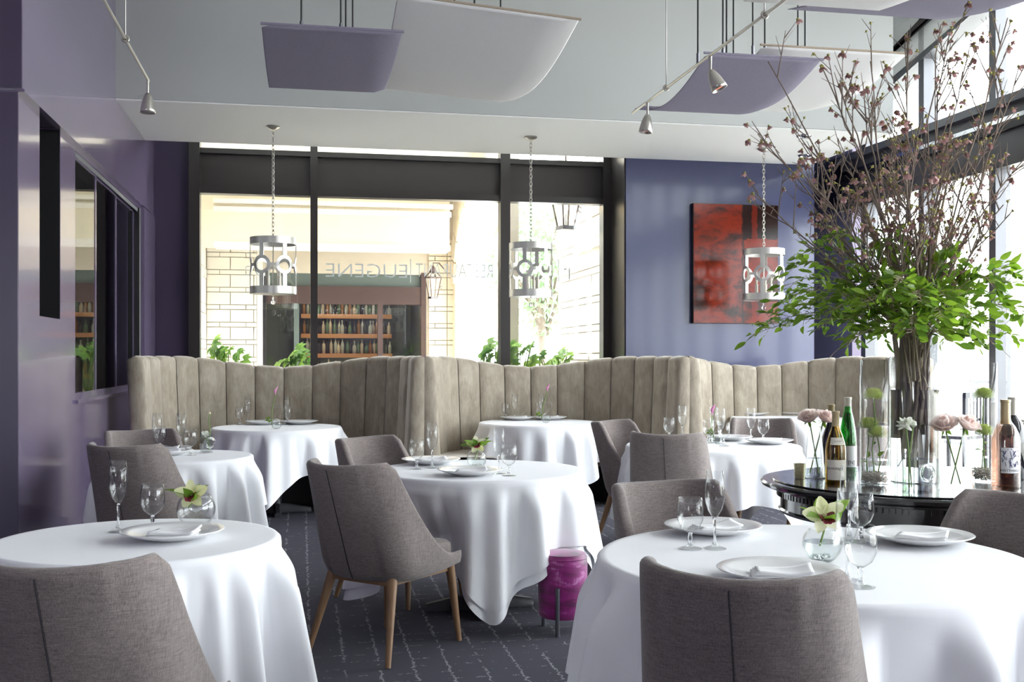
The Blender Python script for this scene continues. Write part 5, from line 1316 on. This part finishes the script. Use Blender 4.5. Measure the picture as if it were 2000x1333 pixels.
def flare(r0, r1, h): return [(0, 0.0), (r0*0.96, 0.0), (r0, 0.006), (r0*0.9+r1*0.1, h*0.2), (r0*0.55+r1*0.45, h*0.55), (r0*0.15+r1*0.85, h*0.9), (r1, h)]
rl_ = ez(1591, 934); vase('flared_vase', rl_, flare(0.045, 0.026, 0.225), 0.085, 'flared glass vase with two roses at the left end of the round black table', 'vases on the round black table')
rr_ = ez(1867, 957); vase('flared_vase', rr_, flare(0.069, 0.034, 0.235), 0.085, 'flared glass vase with two roses beside the rose wine bottle', 'vases on the round black table')
sq = ez(1785, 958); square_vase(sq, 0.19, 0.056, 0.150, 'square glass vase with a glass ring in front of the branch vase')
ranunculus(sq+Vector((-0.02, 0, 0.01)), sq+Vector((-0.035, 0.0, 0.255)), 'white ranunculus leaning out of the square vase on the round black table', size=1.15)
r_ = tag(empty('ranunculus_stem', sq+Vector((-0.01, 0.0, 0.01))), 'second white bud on a green stem in the square vase before the branches', 'flower stem')
MB().tube([(0, 0, 0), (-0.01, 0, 0.12), (0.006, 0, 0.235)], 0.0028, 6).build('stem', M['stem_green'], r_, True); MB().lathe([(0, -0.012), (0.013, 0), (0.011, 0.014), (0, 0.02)], 10, (0.008, 0, 0.245)).build('bud', M['petal_white'], r_, True)
def mum(loc, top, label, seed):
    rnd = random.Random(seed); r = tag(empty('chrysanthemum', loc), label, 'flower', 'green chrysanthemums'); d = Vector(top)-Vector(loc)
    MB().tube([(0, 0, 0), d*0.35+Vector((rnd.uniform(-.012, .012), 0, 0)), d*0.7+Vector((rnd.uniform(-.01, .01), 0, 0)), d], 0.0028, 6).build('stem', M['stem_green'], r, True)
    b = MB()
    for k in range(300):
        a = k*2.39996; e = -0.35+1.85*(k/300.0); ln = 0.054*(1-0.30*max(0, e)/1.5)
        dd = Vector((math.cos(a)*math.cos(e), math.sin(a)*math.cos(e), math.sin(e)*0.8)); w = dd.cross(Vector((0, 0, 1))).normalized()*0.0035 if abs(dd.z) < 0.99 else Vector((0.0035, 0, 0))
        c = d+Vector((0, 0, 0.004)); i0 = len(b.v); up = Vector((0, 0, 0.009))
        b.v += [tuple(c), tuple(c+dd*ln*0.6+w), tuple(c+dd*ln+up), tuple(c+dd*ln*0.6-w)]; b.face(range(i0, i0+4))
    tag(b.build('petals', M['petal_lime'], r, recalc=False), kind='stuff')
    for k in range(2):
        q = d*rnd.uniform(0.25, 0.6); link_mesh('leaf', LEAF[k], r, q, euler_dir((rnd.uniform(-1, 1), rnd.uniform(-1, 1), 0.4)), (0.5,)*3)
def zpx(p, py):  # height on the vertical through p that shows at photo row py
    f = p.x*ST+p.y*CT; return EYE+(HOR-py)/FPX*f
mum(vl+Vector((0.0, 0, 0.03)), Vector((vl.x-0.005, vl.y, zpx(vl, 778))), 'lime green chrysanthemum, upper one in the left slim cylinder', 1)
mum(vl+Vector((0.02, 0.01, 0.03)), Vector((vl.x+0.006, vl.y-0.012, zpx(vl, 852))), 'lime green chrysanthemum, lower front one in the left slim cylinder', 2)
mum(vl+Vector((-0.02, 0.02, 0.03)), Vector((vl.x-0.008, vl.y+0.03, zpx(vl, 836))), 'lime green chrysanthemum, partly hidden lower one in the left slim cylinder', 3)
mum(vr+Vector((0.01, 0, 0.03)), Vector((vr.x+0.0, vr.y, zpx(vr, 776))), 'lime green chrysanthemum, upper one in the right slim cylinder', 4)
mum(vr+Vector((-0.01, 0, 0.03)), Vector((vr.x-0.002, vr.y, zpx(vr, 848))), 'lime green chrysanthemum, lower one in the right slim cylinder', 5)
def rose(loc, top, n, label, seed, size=1.0):
    rnd = random.Random(seed); r = tag(empty('blush_rose', loc), label, 'flower', 'blush roses'); d = Vector(top)-Vector(loc)
    MB().tube([(0, 0, 0), d*0.5, d], 0.0032, 8).build('stem', M['stem_green'], r, True); R = face_rot(n, seed)
    for ring_, (cnt, tilt, rad) in enumerate(((5, 1.25, 0.004), (6, 0.95, 0.009), (7, 0.55, 0.013), (7, 0.2, 0.014))):
        for k in range(cnt):
            a = 2*math.pi*(k+0.5*ring_)/cnt+rnd.uniform(-0.15, 0.15)
            Rm = R @ Matrix.Rotation(a, 3, 'Z') @ Matrix.Rotation(tilt*0.75, 3, 'X')
            link_mesh('petal', ROP[min(2, ring_)], r, d+Rm @ Vector((0, rad*0.4, 0)), Rm.to_euler(), (size*(0.8+0.13*ring_),)*3)
    for k in range(4):
        a = k*1.6; link_mesh('sepal', LEAF[0], r, d, euler_dir(R @ Vector((math.cos(a), math.sin(a), -0.7))), (0.5,)*3)
for (v, ps, side, sd) in ((rl_, ((1581, 822), (1608, 823)), 'left', 1), (rr_, ((1846, 838), (1884, 838)), 'right', 5)):
    for i, (px, py) in enumerate(ps):
        f = v.x*ST+v.y*CT; t = at_f(px, py, f-0.01*i)
        rose(v+Vector((0.02 if i == 0 else -0.022, 0.0, 0.02)), t, CAMV*0.5+Vector((-0.4 if i == 0 else 0.4, 0, 0.9)), 'blush pink rose, %s of the pair in the %s flared vase' % (('left', 'right')[i], ('far left', 'right-hand')[sd > 1]), sd+i, 1.35 if sd > 1 else 1.15)
# mercury votive
p = ez(1562, 936); vt = tag(empty('votive_holder', p), 'small speckled gold votive holder at the left end of the round black table', 'candle holder')
MB().lathe([(0, 0), (0.021, 0), (0.022, 0.004), (0.026, 0.065), (0.024, 0.065), (0.02, 0.006), (0, 0.005)], 28).build('glass_cup', M['mercury'], vt, True)
MB().ring((0, 0, 0.065), 0.025, 0.001, seg=28, sec=5).build('rim', M['vase_glass'], vt, True)
# wine bottles
def bottle(loc, prof, glass, label, fillz=None, caps=None, capmat=None, wine=None, labs=(), rz=0.0):
    r = tag(empty('wine_bottle', loc, rz), label, 'bottle', 'wine bottles on the round black table')
    if glass is M['bottle_black']: MB().lathe(prof, 36).build('glass', glass, r, 'all')
    else: MB().lathe(shell_prof(prof, 0.0025), 36).build('glass', glass, r, 'all')
    if wine:
        w = [(max(0.0005, rr-0.004), z+0.004) for rr, z in prof if z < fillz]; w.append((0, w[-1][1])); MB().lathe(w, 32).build('wine', wine, r, 'all')
    z0, z1, rr = caps
    MB().lathe([(rr-0.001, z0), (rr+0.0012, z0), (rr*0.97+0.001, z1-0.012), (rr+0.0022, z1-0.010), (rr+0.0022, z1-0.001), (0, z1)], 24).build('capsule', capmat, r, True)
    front = math.atan2(CAMV.y, CAMV.x)-rz
    for (z0, z1, rad, half, mat, texts) in labs:
        k = 1.0008
        def f(i, j): a = front-half+2*half*i; q = rad if not callable(rad) else rad(z0+(z1-z0)*j); return ((q+0.0008)*math.cos(a), (q+0.0008)*math.sin(a), z0+(z1-z0)*j)
        lb_ = MB().grid(f, 20, 2).build('label', mat, r, 'all', recalc=False)
        for (body, u, v, hgt, ink) in texts:
            me = text_mesh(body, 1.0, ink, 0.0); ys_ = [q.co.y for q in me.vertices]; s = hgt/max(1e-6, max(ys_)-min(ys_)); q0 = rad if not callable(rad) else rad((z0+z1)/2)
            for q in me.vertices:
                a = front+u*half+(q.co.x*s)/q0; z = z0+(z1-z0)*v+q.co.y*s; q.co = ((q0+0.0014)*math.cos(a), (q0+0.0014)*math.sin(a), z)
            link_mesh('label_lettering', me, lb_)
    return r
burg = [(0, 0.0), (0.039, 0.0), (0.0415, 0.004), (0.0415, 0.135), (0.038, 0.165), (0.028, 0.198), (0.018, 0.225), (0.0145, 0.24), (0.0138, 0.296)]
hock = [(0, 0.0), (0.036, 0.0), (0.038, 0.004), (0.038, 0.14), (0.033, 0.20), (0.024, 0.25), (0.016, 0.285), (0.0138, 0.34)]
magn = [(0, 0.0), (0.052, 0.0), (0.0545, 0.005), (0.0545, 0.19), (0.05, 0.215), (0.036, 0.245), (0.022, 0.265), (0.0175, 0.28), (0.0165, 0.35)]
p = ez(1632, 944); bottle(p, burg, M['bottle_amber'], 'amber-olive white wine bottle with a cream label, front one left of the slim cylinder', caps=(0.235, 0.299, 0.0142), capmat=M['foil_gold'],
       labs=((0.015, 0.098, 0.0418, 1.15, M['label_paper'], (('Hermitage', -0.42, 0.52, 0.017, M['ink']),)), (0.160, 0.19, lambda z: 0.0385-(z-0.160)*0.25, 0.9, M['label_paper'], (('J.L.CHAVE', 0.0, 0.45, 0.006, M['ink']),))))
p = ez(1656, 925); bottle(p, hock, M['bottle_green'], 'slim bright green wine bottle with a pale capsule left of the slim cylinder', caps=(0.27, 0.343, 0.0145), capmat=M['foil_silver'], labs=((0.03, 0.125, 0.0384, 1.2, M['label_white'], (('[N]', 0.1, 0.15, 0.02, M['ink']),)),))
p = ez(1623, 926); bottle(p, burg, M['bottle_black'], 'dark wine bottle with a gold capsule hidden behind the cream-labelled one', caps=(0.235, 0.312, 0.0148), capmat=M['foil_gold'])
p = ez(1964, 953); bo = bottle(p, magn, M['bottle_rose'], 'large clear bottle of rose wine with a blue and white patterned label', fillz=0.262, wine=M['rose_wine'], caps=(0.255, 0.353, 0.018), capmat=M['foil_gold'],
       labs=((0.062, 0.163, 0.0548, 0.74, M['label_white'], (('MATTHIASSON', 0.12, 0.06, 0.0095, M['ink']),)),))
front = math.atan2(CAMV.y, CAMV.x); rnd = random.Random(12)
for k in range(34):
    a0, z0 = front+rnd.uniform(-0.62, 0.62), rnd.uniform(0.083, 0.157); da, dz_ = rnd.uniform(-0.22, 0.22), rnd.uniform(-0.022, 0.022); q = 0.0563
    MB().tube([(q*math.cos(a0), q*math.sin(a0), z0), (q*math.cos(a0+da/2), q*math.sin(a0+da/2), min(0.16, max(0.082, z0+dz_*0.7))), (q*math.cos(a0+da), q*math.sin(a0+da), min(0.16, max(0.082, z0+dz_)))], 0.0011, 4).build('label_brushstroke', M['ink_blue'], next(q_ for q_ in bo.children if q_.name.startswith('label')))
p = ez(1978, 936); bottle(p, magn, M['bottle_black'], 'dark red wine bottle standing behind the rose wine bottle', caps=(0.27, 0.352, 0.018), capmat=M['foil_silver'])

# branches
def blossom_mesh():
    b = MB(); rnd = random.Random(2)
    for k in range(5):
        a = k*2*math.pi/5+rnd.uniform(-0.2, 0.2); c_, s_ = math.cos(a), math.sin(a); i0 = len(b.v); ln = rnd.uniform(0.018, 0.027); w = 0.010
        for (t, ww, z) in ((0, 0.003, 0), (0.5, w, -0.35), (0.85, w*0.8, -0.75), (1.0, 0.0, -0.9)):
            for sg in (-1, 1):
                b.v.append((c_*t*ln*0.8-s_*ww*sg, s_*t*ln*0.8+c_*ww*sg, z*ln))
        for q in range(3): b.face((i0+2*q, i0+2*q+1, i0+2*q+3, i0+2*q+2))
    b.cur = 1; b.lathe([(0, 0.010), (0.007, 0.006), (0.008, 0), (0, -0.006)], 7)
    o = b.build('blossom', [M['petal_pink'], M['bud_olive']], None, 'all', recalc=False); me = o.data; bpy.data.objects.remove(o); return me
BLOS = blossom_mesh()
def bud_mesh():
    b = MB(); b.lathe([(0, 0.012), (0.005, 0.008), (0.007, 0), (0.004, -0.006), (0, -0.009)], 7)
    for k in range(3):
        a = k*2.1; c_, s_ = math.cos(a), math.sin(a); i0 = len(b.v); b.v += [(0, 0, 0), (c_*0.010-s_*0.004, s_*0.010+c_*0.004, 0.004), (c_*0.020, s_*0.020, -0.004), (c_*0.010+s_*0.004, s_*0.010-c_*0.004, 0.002)]; b.face(range(i0, i0+4))
    o = b.build('bud', M['bud_olive'], None, 'all', recalc=False); me = o.data; bpy.data.objects.remove(o); return me
BUDM = bud_mesh()
def leafsmall():
    return LEAF[1]
def bez(p0, p1, p2, n):
    return [p0*(1-t)**2+p1*2*t*(1-t)+p2*t*t for t in [i/n for i in range(n+1)]]
FV = VP.x*ST+VP.y*CT
def flowering_branch(i, tip, label, seed, nt=11, dens=1.0):
    rnd = random.Random(seed); base = Vector((VP.x+rnd.uniform(-0.05, 0.05), VP.y+rnd.uniform(-0.05, 0.05), VP.z+rnd.uniform(0.06, 0.25)))
    r = tag(empty('flowering_branch', base), label, 'branch', 'bare flowering branches in the tall vase'); T = tip-base
    rim = Vector((T.x*0.10, T.y*0.10, VP.z+VH-base.z)); rl = Vector((rim.x, rim.y, 0)); lim = 0.055
    off = Vector((base.x-VP.x, base.y-VP.y, 0))
    if (rl+off).length > lim: k = lim/(rl+off).length; q = (rl+off)*k-off; rim.x, rim.y = q.x, q.y
    lower = bez(Vector((0, 0, 0)), rim*0.5, rim, 3); upper = bez(rim, rim+(T-rim)*0.5+Vector((rnd.uniform(-.06, .06), rnd.uniform(-.06, .06), 0.05)), T, 9)
    path = lower+upper[1:]
    for q in range(3, len(path)-1): path[q] = path[q]+Vector((rnd.uniform(-1, 1), rnd.uniform(-1, 1), 0))*0.010
    b = MB(); n = len(path); b.tube(path, [0.0054*(1-0.80*k/(n-1))+0.0012 for k in range(n)], 6)
    ends = [T]
    def blos(p, s=1.0):
        d = Vector((rnd.uniform(-.5, .5), rnd.uniform(-.5, .5), rnd.uniform(0.2, 1))); bd = rnd.random() < 0.4; link_mesh('bud' if bd else 'blossom', BUDM if bd else BLOS, r, p, face_rot(d, rnd.uniform(0, 6)).to_euler(), (rnd.uniform(0.6, 1.05)*s,)*3)
    for k in range(nt):
        t = rnd.uniform(0.38, 0.97); q = t*(n-1); a = int(q); p = path[a].lerp(path[min(n-1, a+1)], q-a)
        main = (path[min(n-1, a+1)]-path[a]).normalized(); sd = Vector((rnd.uniform(-1, 1), rnd.uniform(-1, 1), rnd.uniform(-0.1, 0.5))).normalized()
        d = (main*0.9+sd*0.8).normalized(); ln = rnd.uniform(0.10, 0.26)*(1.15-0.4*t); m = p+d*ln*0.5+Vector((0, 0, rnd.uniform(-0.01, 0.02))); e = p+d*ln+Vector((0, 0, 0.04))
        b.tube([p, m, e], [0.0032, 0.0024, 0.0012], 4)
        if rnd.random() < 0.72*dens: blos(e)
        for s_ in range(rnd.randint(2, 4)):
            st_ = p.lerp(e, rnd.uniform(0.35, 0.9)); dd = (d+Vector((rnd.uniform(-1, 1), rnd.uniform(-1, 1), rnd.uniform(-0.2, 0.8)))).normalized(); e2 = st_+dd*rnd.uniform(0.04, 0.10); b.tube([st_, e2], [0.0018, 0.0009], 4)
            if rnd.random() < 0.42*dens: blos(e2, 0.85)
    if rnd.random() < 0.4: blos(T)
    b.build('stem', M['bark'], r, True)
tips = [(1480, 262, 0.1, 7), (1500, 120, 0.2, 6), (1605, 130, -0.1, 7), (1560, 330, -0.25, 9), (1640, 165, 0.25, 9), (1690, 210, -0.2, 11), (1772, 62, 0.1, 10), (1855, 62, -0.1, 9), (1838, 48, 0.2, 5), (1735, 300, 0.3, 12), (1800, 230, -0.3, 12), (1880, 140, 0.0, 10), (1968, 35, 0.1, 9), (1990, 130, -0.15, 10), (1930, 250, 0.3, 12), (1860, 300, -0.05, 12), (2010, 300, 0.1, 8), (1660, 330, 0.15, 12), (1770, 350, -0.35, 12), (1470, 380, -0.05, 6), (1900, 380, 0.35, 10), (1960, 400, -0.2, 9), (1600, 420, 0.3, 8), (1700, 120, 0.35, 8)]
ORD = ('first', 'second', 'third', 'fourth', 'fifth', 'sixth', 'seventh', 'eighth', 'ninth', 'tenth', 'eleventh', 'twelfth', 'thirteenth', 'fourteenth', 'fifteenth', 'sixteenth', 'seventeenth', 'eighteenth', 'nineteenth', 'twentieth', 'twenty-first', 'twenty-second', 'twenty-third', 'twenty-fourth', 'twenty-fifth', 'twenty-sixth', 'twenty-seventh', 'twenty-eighth', 'twenty-ninth', 'thirtieth', 'thirty-first', 'thirty-second', 'thirty-third', 'thirty-fourth', 'thirty-fifth', 'thirty-sixth', 'thirty-seventh', 'thirty-eighth', 'thirty-ninth', 'fortieth', 'forty-first', 'forty-second')
def ordinal(k): return ORD[k] if k < len(ORD) else 'later'
for i, (px, py, df, nt) in enumerate(sorted(tips)):
    flowering_branch(i, at_f(px, py, FV+df), 'thin flowering branch in the tall vase, its tip %s from the left' % ordinal(i), 100+i, nt+(6 if py > 200 else 3))
def leafy_stem(tip, label, seed, nl=26, droop=0.15):
    rnd = random.Random(seed); base = Vector((VP.x+rnd.uniform(-0.06, 0.06), VP.y+rnd.uniform(-0.06, 0.06), VP.z+rnd.uniform(0.33, 0.5)))
    r = tag(empty('leafy_stem', base), label, 'leafy stem', 'leafy green stems in the tall vase'); T = tip-base
    h = Vector((T.x, T.y, 0)); rim = h.normalized()*rnd.uniform(0.015, 0.06)-Vector((base.x-VP.x, base.y-VP.y, 0)); rim.z = VP.z+VH-base.z
    top = rim+Vector((h.x*0.45, h.y*0.45, max(0.10, T.z-rim.z+droop)))
    path = [Vector((0, 0, 0)), rim*0.5, rim]+bez(rim, top, T, 9)[1:]
    b = MB(); n = len(path); b.tube(path, [0.0030*(1-0.7*k/(n-1)) for k in range(n)], 5)
    for k in range(nl):
        t = 0.30+0.70*(k+0.5)/nl; q = t*(n-1); a = int(q); p = path[a].lerp(path[min(n-1, a+1)], q-a)
        if p.z < rim.z-0.02: continue
        main = (path[min(n-1, a+1)]-path[max(0, a-1)]).normalized(); sd = main.cross(Vector((0, 0, 1))).normalized()*(1 if k % 2 else -1)
        d = main*rnd.uniform(0.3, 1.0)+sd*rnd.uniform(0.3, 1.0)+Vector((0, 0, rnd.uniform(-0.55, 0.45)))
        pet = p+d.normalized()*rnd.uniform(0.01, 0.05)+Vector((0, 0, rnd.uniform(-0.02, 0.02))); b.tube([p, pet], 0.0011, 3, False)
        link_mesh('leaf', LEAF[rnd.randrange(3)], r, pet, euler_dir(d, rnd.uniform(-0.9, 0.9)), (rnd.uniform(0.55, 0.98),)*3)
    b.build('stem', M['bark_wet'], r, True)
ltips = [(1485, 640, 0.15, 30), (1545, 580, 0.3, 30), (1620, 610, -0.3, 32), (1655, 640, 0.25, 30), (1705, 560, -0.2, 30), (1760, 610, 0.3, 30), (1815, 540, 0.1, 28), (1850, 590, -0.25, 30), (1915, 600, 0.3, 30), (1945, 560, -0.2, 28), (1985, 660, 0.2, 28), (1525, 530, 0.05, 24), (1780, 650, -0.4, 26), (1870, 520, -0.1, 22), (1470, 655, 0.0, 26), (1500, 620, 0.2, 28), (1530, 560, -0.1, 26), (1515, 590, 0.1, 24), (1590, 735, -0.15, 26), (1560, 500, 0.2, 24), (1620, 470, -0.1, 22), (1650, 680, -0.3, 26), (1600, 640, 0.35, 26), (1690, 600, -0.4, 28), (1680, 520, 0.3, 24), (1720, 660, -0.35, 24), (1750, 560, -0.4, 26), (1800, 590, -0.45, 26), (1780, 500, 0.2, 22), (1840, 620, -0.35, 26), (1880, 560, 0.2, 24), (1900, 640, -0.2, 26), (1930, 690, -0.1, 24), (1975, 700, 0.0, 22), (1960, 600, 0.15, 26), (1990, 540, -0.1, 24), (2010, 620, 0.1, 26), (2030, 570, 0.0, 22), (1860, 680, -0.35, 20), (1640, 570, 0.0, 28), (1570, 600, -0.2, 28), (1730, 480, -0.1, 20)]
for i, (px, py, df, nl) in enumerate(sorted(ltips)):
    leafy_stem(at_f(px, py, FV+df), 'green leafy stem in the tall vase, its tip %s from the left' % ordinal(i), 300+i, int(nl*1.8))
# thick trunks standing in the vase
for i, (x0, y0, x1, y1, z1, sd, lab) in enumerate(((0.0, 0.02, -0.06, 0.0, 0.9, 1, 'leaning left'), (0.05, -0.03, 0.02, 0.04, 1.0, 2, 'upright in the middle'), (-0.05, -0.02, 0.12, 0.0, 1.05, 3, 'leaning right'), (-0.03, 0.05, -0.22, 0.02, 0.98, 4, 'bent far to the left'), (0.03, 0.04, 0.2, 0.06, 1.1, 5, 'bent far to the right'))):
    rnd = random.Random(sd); r = tag(empty('thick_branch', VP+Vector((x0, y0, 0.06+0.04*i))), 'thick bare branch %s in the tall vase' % lab, 'branch', 'thick branches in the tall vase')
    m = Vector(((x1-x0)*0.25, (y1-y0)*0.3, VH-0.06-0.04*i)); lim = 0.08; q = Vector((m.x+x0, m.y+y0, 0))
    if q.length > lim: q *= lim/q.length; m.x, m.y = q.x-x0, q.y-y0
    e = Vector((x1-x0, y1-y0, z1)); path = bez(Vector((0, 0, 0)), m*0.5+Vector((0.02, 0.01, 0)), m, 4)+bez(m, m+Vector((0, 0, 0.2)), e, 5)[1:]
    n = len(path); MB().tube(path, [0.016*(1-0.7*k/(n-1)) for k in range(n)], 9).build('stem', M['bark_wet'], r, True)
    MB().tube([path[5], path[5]+Vector((0.08*math.copysign(1, x1), 0.02, 0.25))], [0.007, 0.003], 6).build('side_shoot', M['bark_wet'], r, True)
